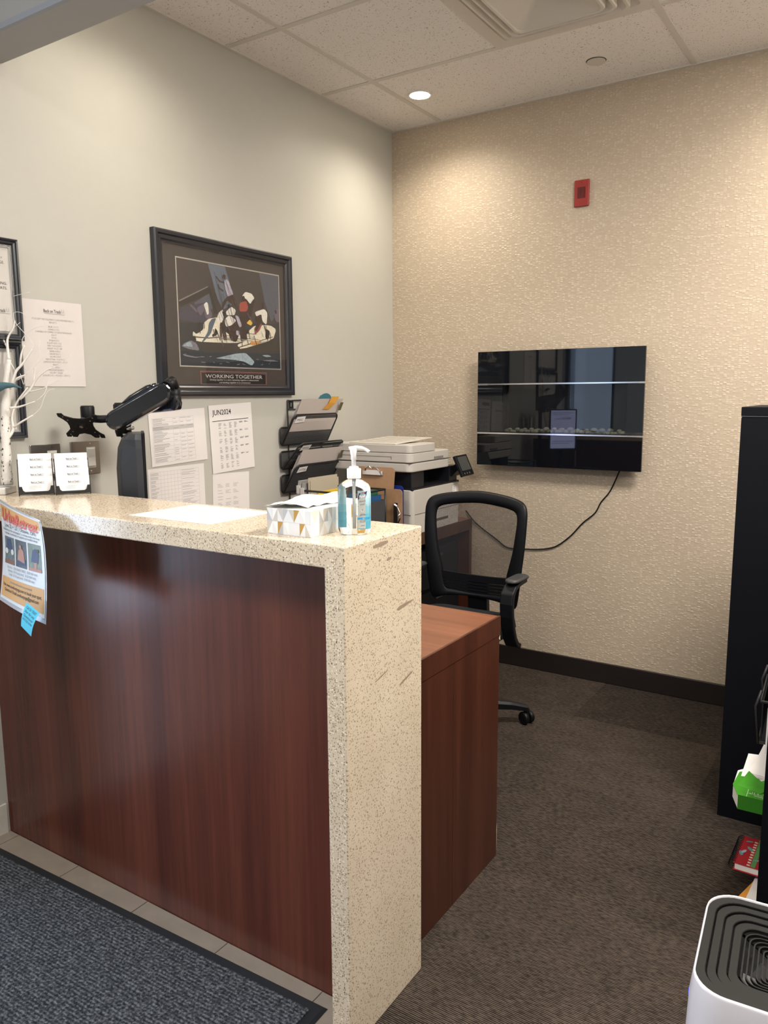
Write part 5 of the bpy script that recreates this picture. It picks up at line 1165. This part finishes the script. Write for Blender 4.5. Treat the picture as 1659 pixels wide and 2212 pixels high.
m = MB(); m.tube([uB+N*.0215+u_*.023+d_*-.005, uT+N*.0215+u_*.023+d_*.005], .0012, 6); m.build('painted_highlight', mat('arm_highlight', (.30, .33, .40), .2, metal=.8), ua)  # thin bright strip that paints a highlight along the arm
MB().tube([uB+u_*.035+d_*.045, uB+u_*.038+d_*.075, uT+u_*.039-d_*.03, uT+u_*.034], [.006, .010, .010, .006], 10).build('cable_cover', BLKG, ua)
MB().tube([uB+V((-.004, -.004, .005)), V((.172, -2.036, 1.336)), V((.150, -2.052, 1.338))], [.0125, .0125, .0125], 12).build('tilt_link', BLK, t)
MB().lathe([(.021, -.022), (.022, -.018), (.022, .022), (.019, .027)], (.140, -2.060, 1.353), 24).build('tilt_barrel', BLK, t)
MB().tube([V((.140, -2.068, 1.335)), V((.143, -2.083, 1.325))], [.016, .014], 16).build('tilt_head', DG, t)
X = V((.8120, .5815, -.0507)).normalized(); Y = V((.4771, -.6112, .6315)).normalized(); Z = X.cross(Y).normalized()
C0 = V((.152, -2.094, 1.316))
out = []
q8 = [(.061, .060), (.050, .061), (.047, .050), (.042, .050), (.030, .044), (.015, .038), (0, .037), (-.015, .038), (-.030, .044), (-.042, .050), (-.046, .061), (-.061, .060), (-.061, .046), (-.050, .034), (-.040, .018), (-.038, 0), (-.040, -.018), (-.052, -.034), (-.061, -.045), (-.061, -.060), (-.047, -.060), (-.045, -.050), (-.042, -.060), (-.028, -.060), (-.018, -.044), (0, -.038), (.018, -.044), (.028, -.060), (.042, -.060), (.045, -.050), (.048, -.060), (.061, -.060), (.061, -.045), (.050, -.034), (.040, -.018), (.038, 0), (.040, .018), (.052, .034), (.061, .046)]
vp = MB().loft([[C0+X*a+Y*b-Z*.0015 for a, b in q8], [C0+X*a+Y*b+Z*.0015 for a, b in q8]], sm=False).build('mounting_plate', BLK, t)
m = MB()
for a, b in ((.046, .046), (-.046, .046), (.046, -.046), (-.046, -.046), (.035, .030), (-.035, .030), (.035, -.030), (-.035, -.030)):
    c_ = C0+X*a+Y*b+Z*.0017; m.add([c_+X*(.0022*math.cos(k*PI/4))+Y*(.0022*math.sin(k*PI/4)) for k in range(8)], [tuple(range(8))])
m.build('screw_hole', mat('hole_pale', (.40, .39, .37), .6), vp)
m = MB(); m.loft([[C0+X*(.020*math.cos(k*PI/10))+Y*(.018*math.sin(k*PI/10))+Z*.0016 for k in range(20)], [C0+X*(.018*math.cos(k*PI/10))+Y*(.016*math.sin(k*PI/10))+Z*.003 for k in range(20)]], sm=False); m.build('centre_boss', BLK, vp)
m = MB(); m.loft([[C0+X*(.006*math.cos(k*PI/6))+Y*(.006*math.sin(k*PI/6))+Z*h for k in range(12)] for h in (.003, .0048)], sm=False); m.build('centre_bolt', CHROME, vp)

# ================================================================== OFFICE CHAIR
t = thing('office_chair', 'black mesh back office chair on castors behind the counter', 'chair', (.89, -.93, 0))
def L(x, y, z): return (x-.89, y+.93, z)
# base
m = MB(); m.lathe([(.045, .055), (.05, .06), (.045, .115), (.03, .125)], c=(-.070, .055, 0), n=24).build('hub', BLK, t)
for k in range(5):
    a = math.radians(38.5+72*k); c, s_ = math.cos(a), math.sin(a); ox, oy = -.070, .055
    P = [(c*.03, s_*.03, .098), (c*.15, s_*.15, .102), (c*.28, s_*.28, .088), (c*.3515, s_*.3515, .072)]
    P = [(p[0]+ox, p[1]+oy, p[2]) for p in P]
    loops = []
    for i, p in enumerate(P):
        w_ = [.026, .024, .020, .018][i]; h = [.024, .020, .015, .012][i]
        loops.append([(p[0]-s_*q*w_, p[1]+c*q*w_, p[2]+r*h) for q, r in ((-1, -1), (1, -1), (1, .4), (.6, 1), (-.6, 1), (-1, .4))])
    lg = MB().loft(loops, sm=False).build('base_leg', BLK, t)
    cx_, cy_ = c*.3515+ox, s_*.3515+oy; wa = a+.5
    m = MB()
    for sgn in (-1, 1):
        M = Matrix.Translation((cx_, cy_, .0275)) @ Matrix.Rotation(wa, 4, 'Z') @ Matrix.Rotation(PI/2, 4, 'Y')
        st = len(m.v); m.lathe([(.020, sgn*.006), (.0272, sgn*.008), (.0272, sgn*.022), (.022, sgn*.026), (.012, sgn*.0265)], n=20); m.xf(M, st)
    m.build('castor', BLK, lg)
    m = MB(); m.lathe([(.010, .034), (.012, .05), (.012, .068), (.006, .075)], (cx_, cy_, 0), 12); m.box(cx_-.012, cy_-.010, .028, cx_+.012, cy_+.010, .052); m.build('castor_stem', BLK, lg)
MB().lathe([(.028, .11), (.028, .26), (.016, .262), (.016, .40)], c=(-.070, .055, 0), n=20).build('gas_lift', BLK, t)
MB().box(-.10, -.10, .395, .10, .10, .425).build('mechanism', BLK, t, bevel=.01)
# seat
def slab(x0, y0, x1, y1, zs_, r, dome=0):
    return [[(x, y, z) for x, y in rrect(x0+i_, y0+i_, x1-i_, y1-i_, r, 6)] for z, i_ in zs_]
MB().loft(slab(-.235, -.245, .194, .225, [(.422, .03), (.432, .008), (.455, .0), (.480, .004), (.495, .02), (.502, .05)], .07)).build('seat', BLKF, t)
MB().loft(slab(-.22, -.23, .17, .21, [(.410, .04), (.418, .01), (.430, .004)], .07)).build('seat_shell', BLK, t)
# backrest: curved frame, net, lumbar slats
def back(u, z):           # u in -1..1 across, returns local point; wraps toward the sitter at its sides
    hw = .226+.012*max(0, min(1, (z-.55)/.4)); yy = .18-.035*u*u+.05*((z-.62)/.38)**2*.6
    return Vector((u*hw, yy, z))
OUT = [(-.86, .535), (-.62, .545), (-.3, .552), (0, .555), (.3, .552), (.62, .545), (.86, .535), (.93, .60), (.97, .70), (1, .80), (1.0, .90), (.985, .938), (.93, .966), (.8, .982), (.5, .996), (0, 1.006), (-.5, .996), (-.8, .982), (-.93, .966), (-.985, .938), (-1.0, .90), (-1, .80), (-.97, .70), (-.93, .60)]
INN = [(-.58, .590), (-.42, .580), (-.2, .574), (0, .572), (.2, .574), (.42, .580), (.58, .590), (.64, .66), (.74, .76), (.77, .82), (.79, .88), (.785, .905), (.76, .925), (.66, .938), (.40, .948), (0, .955), (-.40, .948), (-.66, .938), (-.76, .925), (-.785, .905), (-.79, .88), (-.77, .82), (-.74, .76), (-.64, .66)]
def round_ring(P_):
    out = []
    for i_ in range(len(P_)):
        p0, p1, p2, p3 = [P_[(i_+o_) % len(P_)] for o_ in (-1, 0, 1, 2)]
        for u in (0, .34, .67): out.append(tuple(.5*((2*p1[c])+(p2[c]-p0[c])*u+(2*p0[c]-5*p1[c]+4*p2[c]-p3[c])*u*u+(3*p1[c]-p0[c]-3*p2[c]+p3[c])*u**3) for c in (0, 1)))
    return out
OUT, INN = round_ring(OUT), round_ring(INN)
def lerp_ring(A, B, k): return [(a[0]+(b[0]-a[0])*k, a[1]+(b[1]-a[1])*k) for a, b in zip(A, B)]
def bring(k, dy): return [tuple(back(u, z)+Vector((0, dy, 0))) for u, z in lerp_ring(OUT, INN, k)]
R4 = [bring(0, 0), bring(.15, -.012), bring(.85, -.010), bring(1, 0), bring(.85, .010), bring(.15, .012)]
n = len(OUT); vs = [p for r_ in R4 for p in r_]; fs = []
for i in range(6):
    j = (i+1) % 6
    for k in range(n): fs.append((i*n+k, i*n+(k+1) % n, j*n+(k+1) % n, j*n+k))
bk = MB().add(vs, fs, 0, True)
# open the lower band: frame drawn as a ring, lumbar slats separately
bk.build('back_frame', BLK, t)
ring_pts = [back(u, z) for u, z in INN]; cen = back(0, .80); vs = [tuple(cen)]; 
vs = []; fs = []; NX, NZ = 14, 12
for j in range(NZ+1):
    z = .570+(.958-.570)*j/NZ
    for i in range(NX+1): vs.append(tuple(back((-.8+1.6*i/NX)*(1 if z > .76 else .80+.2*(z-.57)/.19), z)))
fs = [(j*(NX+1)+i, j*(NX+1)+i+1, (j+1)*(NX+1)+i+1, (j+1)*(NX+1)+i) for j in range(NZ) for i in range(NX)]
MB().add(vs, fs, 0, True).build('back_net', 'chair_net', t)
for k_ in range(6):                     # lumbar slats with thin slits between them
    z0 = .572+.0135*k_; hh = .0052 if k_ < 5 else .010; lp = []
    for i in range(17):
        u_ = (-.70+1.4*i/16)*(.93+.012*k_); p = back(u_, z0+.018*(u_*u_)); lp.append([(p.x, p.y-.007, p.z-hh), (p.x, p.y+.004, p.z-hh), (p.x, p.y+.004, p.z+hh), (p.x, p.y-.007, p.z+hh)])
    MB().loft(lp, sm=False).build('lumbar_slat', BLK, t)
# armrests
for sg in (-1, 1):
    ax = .245*sg
    path = [(.125, .672), (.06, .668), (.020, .658), (-.004, .636), (-.012, .60), (-.008, .55), (.004, .50), (.022, .455), (.045, .425), (.075, .410)]
    up = []; lo = []
    for i, (y, z) in enumerate(path):
        a_, b_ = path[max(i-1, 0)], path[min(i+1, len(path)-1)]; dy, dz = b_[0]-a_[0], b_[1]-a_[1]; L2 = math.hypot(dy, dz)
        th = .009 if i < 3 else .012; up.append((y+dz/L2*th, z-dy/L2*th)); lo.append((y-dz/L2*th, z+dy/L2*th))
    ar = MB().prism(up+lo[::-1], 'x', ax-sg*.040, ax+sg*.014).build('armrest', BLK, t, bevel=.005)
    MB().loft([[(ax-sg*.010+a, b, z) for a, b in rrect(-w_, .005+i_, w_, .145-i_, w_*.8, 4)] for z, w_, i_ in ((.678, .026, .0), (.684, .029, .0), (.690, .027, .004), (.693, .020, .012))]).build('arm_pad', mat('arm_pad_grey', (.035, .035, .037), .5), ar)
MB().prism([(.10, .405), (.215, .405), (.235, .45), (.215, .64), (.19, .64), (.20, .45), (.19, .43), (.10, .425)], 'x', -.045, .045).build('back_bracket', BLK, t, bevel=.004)

# ================================================================== RIGHT SIDE: cabinet, shelf, things on it
t = thing('tall_cabinet', 'tall matt black cabinet standing against the right end of the papered wall', 'cabinet', (1.93, -1.0, 0))
MB().box(0, .002, .0, .70, .42, 1.335).build('body', CABM, t, bevel=.002)
MB().box(-.002, 0, 1.3365, .702, .422, 1.364).build('top_panel', CABM, t, bevel=.002)
MB().box(.0, -.004, .0, .70, .0015, 1.33).build('side_face', CABM, t)
MB().box(-.0005, -.003, 1.333, .7, .0, 1.3365).build('top_joint', mat('gap_grey', (.03, .035, .045), .4), t)  # grey strip at the joint below the top panel
SX, SY0, SY1 = 2.127, -1.60, -1.12
t = thing('open_shelf', 'black open shelf unit at the right edge, nearer than the tall cabinet', 'shelf unit', (SX, SY0, 0))
MB().box(0, 0, 0, .55, .02, .98).build('side_panel', CABM, t, bevel=.001); MB().box(0, SY1-SY0-.02, 0, .55, SY1-SY0, .98).build('side_panel', CABM, t, bevel=.001)
for z in (.055, .30, .50, .72, .955): MB().box(.002, .0205, z-.018, .548, SY1-SY0-.0205, z).build('shelf', CABM, t)
MB().box(.535, .0205, .01, .549, SY1-SY0-.0205, .97).build('back_panel', CABM, t)
# near side: white board edge
t = thing('white_folder', 'thin white folder edge standing on the black shelf behind its side panel', 'folder', (2.1205, -1.575, .4205))
MB().box(0, 0, .08, .22, .004, .20).build('cover', PAPERC, t)
t = thing('letter_tray', 'black wire letter tray sticking out of the shelf above the papers', 'letter tray', (2.098, -1.52, .5005), (0, 0, .06))
m = MB()
for z in (.004, .115): m.tube([(0, 0, z), (.30, 0, z), (.30, .22, z), (0, .22, z)], .004, 6, closed=True)
m.tube([(0, 0, 0), (-.012, 0, .10), (.0, 0, .145)], .0035, 6); m.tube([(0, .22, 0), (-.012, .22, .10), (.0, .22, .145)], .0035, 6); m.build('wire_frame', mat('wire_grey', (.03, .031, .035), .35), t)
MB().box(.004, .002, .005, .298, .218, .011).box(.003, .001, .006, .006, .219, .112).build('tray_body', BLKM, t)
GRN = mat('ream_green', (.055, .30, .02), .35, var=.25, vscale=14); GRND = mat('ream_dark_green', (.03, .19, .012), .35)
t = thing('paper_ream', 'opened green wrapped ream of white paper sticking out of the black shelf', 'paper', (2.037, -1.512, .3010), (0, 0, .03))
MB().prism([(0.02, -.001), (.30, -.001), (.30, .20), (.035, .20), (.0, .15), (.0, .06)], 'z', 0, .040).build('paper_block', PAPERC, t, bevel=.002)
MB().prism([(.018, -.0022), (.30, -.0022), (.30, .06), (.14, .075), (.105, .13), (.07, .10), (.035, .16), (.006, .14), (-.0005, .055)], 'z', .0402, .0412).build('wrapper', GRN, t)
MB().box(.02, -.0025, .001, .30, -.0014, .0415).build('wrapper_side', GRND, t)
MB().add([(.06, .10, .0415), (.10, .075, .0415), (.135, .12, .062), (.12, .135, .066)], [(0, 1, 2, 3)]).add([(.012, .055, .0415), (.07, .03, .0415), (.09, .055, .048), (.03, .14, .05)], [(0, 1, 2, 3)]).build('torn_flap', GRN, t)
m = MB()
def flat(mb, s, x, y, size, wd, rot=PI):
    vs, fs = glyphs(s, size, wd); c, s_ = math.cos(rot), math.sin(rot); mb.add([(x+a*c-b*s_, y+a*s_+b*c, .0416) for a, b in vs], fs)
flat(m, '8½" × 11"', .068, .032, .018, .044); flat(m, 'Multiuse', .070, .014, .010, .026); m.box(.040, -.001, .0413, .0408, .045, .0416).box(.040, .0195, .0413, .13, .0200, .0416)
m.add([(.075, .045, .0416), (.080, .043, .0416), (.086, .066, .0416), (.081, .068, .0416)], [(0, 1, 2, 3)]); m.build('lettering', mat('ream_white', (.7, .75, .65), .5), t)
for i, (dx, dy, rz, zz) in enumerate(((.0, .10, .22, .0418), (.012, .115, .05, .0425), (.006, .13, -.12, .0432))):
    s_ = thing('loose_paper', ['loose white sheet directly on the green ream, lowest of three', 'loose white sheet in the middle above the green ream', 'loose white sheet on top, curling up behind the green ream'][i], 'paper', (2.037+dx, -1.512+dy, .3010+zz+.001*i), (0, 0, rz), group='loose sheets above the green ream')
    vs = []; n_ = 6
    for k in range(2):
        for j in range(n_+1):
            v_ = j/n_; lift = (.105, .010, .004)[2-i]*v_**1.6
            vs.append(((.012+.03*v_ if k == 0 else .26), .01+.15*v_-(.02*v_ if i == 2 else 0), .0005+lift+(.0 if k == 0 else lift*.1)))
    MB().add(vs, [(j, j+1, n_+2+j, n_+1+j) for j in range(n_)], 0, True).build('sheet', PAPERC, s_, fix=False)
t = thing('spiral_notebook', 'red floral notebook with black spiral binding low on the black shelf', 'notebook', (2.050, -1.435, .0700), (0, 0, -.02))
NBZ = .0
bk0 = MB().box(0, 0, .012, .16, .15, .030).build('page_block', PAPERC, t)
MB().box(-.004, -.003, .030, .165, .155, .0325).box(-.004, -.003, .0095, .165, .155, .012).build('cover', mat('notebook_red', (.42, .02, .03), .4), t)
t['label'] = 'red floral notebook with black spiral binding low on the black shelf'
m = MB(); m.box(.040, -.003, .0326, .052, .155, .0329, 0)
for i in range(10): m.box(.030, -.001+i*.0146, .0326, .038, .006+i*.0146, .0329, 1)
rp = random.Random(6)
for i in range(16):
    x, y, r_ = rp.uniform(.004, .15), rp.uniform(.01, .145), rp.uniform(.006, .014); a_ = rp.uniform(0, 3)
    m.add([(x+r_*math.cos(a_)*math.cos(k*PI/5)-r_*.4*math.sin(a_)*math.sin(k*PI/5), y+r_*math.sin(a_)*math.cos(k*PI/5)+r_*.4*math.cos(a_)*math.sin(k*PI/5), .03292+.00003*i) for k in range(10)], [tuple(range(10))], rp.choice((0, 2, 2, 3)))
m.build('floral_print', [mat('nb_green', (.10, .28, .10), .5), mat('nb_pale', (.72, .62, .55), .5), mat('nb_teal', (.14, .30, .32), .5), mat('nb_blue', (.35, .48, .58), .5)], t)
m = MB()
for i in range(17): m.tube([(-.006+.012*math.cos(k*PI/5), .004+i*.009, .021+.0145*math.sin(k*PI/5)) for k in range(10)], .0011, 5, closed=True)
m.build('spiral_binding', BLK, t)
t['group'] = 'shelf papers'; del t['group']
t = thing('orange_envelope', 'orange envelope corner under the notebook beside the purifier', 'envelope', (2.060, -1.590, .0560), (0, 0, -.25))
MB().box(0, .0, 0, .09, .24, .004).build('envelope_sheet', mat('envelope_orange', (.62, .27, .04), .6), t)
t = thing('folded_papers', 'folded white papers lying beside the orange envelope under the notebook', 'paper', (2.092, -1.585, .0605), (0, 0, -.06))
MB().box(0, 0.02, 0, .060, .26, .004).box(.002, .024, .004, .060, .256, .008).build('paper_sheet', PAPER, t)

# ================================================================== AIR PURIFIER
t = thing('air_purifier', 'white air purifier with dark slotted top grille at the lower right', 'air purifier', (2.268, -2.452, 0), (0, 0, .08))
PZ = .568; h = .128
def sqr(hh, z, r): return [(x, y, z) for x, y in rrect(-hh, -hh, hh, hh, r, 8)]
MB().loft([sqr(.124, .008, .05), sqr(.132, .02, .05), sqr(.136, .20, .05), sqr(.136, .42, .05), sqr(.132, .535, .05), sqr(.1285, PZ-.006, .049), sqr(.1268, PZ, .048), sqr(.1252, PZ-.001, .047), sqr(.1252, PZ-.02, .047)], caps=False).build('housing', WHITEP, t)
MB().box(-.10, -.10, 0, .10, .10, .012).build('foot', BLK, t)
GR = mat('grille_dark', (.0065, .0065, .006), .55, spec=.22)
# stepped solid rings, then open ribs
for i in range(4):
    a, b = .1250-i*.0140, .1250-i*.0140-.0125; z = PZ-.003-i*.0035
    MB().ring(rrect(-a, -a, a, a, max(.012, .046-i*.006), 7), rrect(-b, -b, b, b, max(.012, .042-i*.006), 7), 'z', z-.006, z).build('grille_ring', GR, t, bevel=.001, seg=1)
for i in range(7):
    a = .0665-.0068*i; b = a-.0022; z = PZ-.018-.001*i
    if i == 6: continue
    MB().ring(rrect(-a, -a, a, a, max(.006, .022-i*.0025), 6), rrect(-b, -b, b, b, max(.004, .020-i*.0025), 6), 'z', z-.005, z).build('grille_rib', GR, t)
MB().prism(rrect(-.027, -.027, .027, .027, .006, 4), 'z', PZ-.028, PZ-.014).build('button_panel', BLKG, t, bevel=.002)
m = MB()
for i, s_ in enumerate(('8', '4', '2')): 
    vs, fs = glyphs(s_, .008); m.add([(-.014+a, .010-i*.012+b, PZ-.0137) for a, b in vs], fs)
m.build('panel_symbol', mat('symbol_grey', (.35, .35, .34), .5), t)
for k in range(4):
    a = k*PI/2+PI/4; MB().tube([(.03*math.cos(a), .03*math.sin(a), PZ-.03), (.10*math.cos(a), .10*math.sin(a), PZ-.03)], .0022, 6).build('grille_spoke', GR, t)
m = MB()
for k in range(9):
    a = k*2*PI/9; c, s_ = math.cos(a), math.sin(a)
    m.add([(.02*c, .02*s_, PZ-.06), (.065*c-.01*s_, .065*s_+.01*c, PZ-.055), (.065*math.cos(a+.45), .065*math.sin(a+.45), PZ-.072), (.02*math.cos(a+.6), .02*math.sin(a+.6), PZ-.075)], [(0, 1, 2, 3)])
m.build('fan', mat('fan_grey', (.10, .10, .10), .3), t)
MB().box(-.11, -.11, PZ-.14, .11, .11, PZ-.135).build('inner_floor', BLK, t)
MB().box(-.1380, -.025, .395, -.1362, .012, .485).build('indicator_light', mat('blue_led', (.02, .03, .8), .3, emit=(.05, .07, 1.0), estr=2.2), t)

bpy.data.objects.remove(_fo)
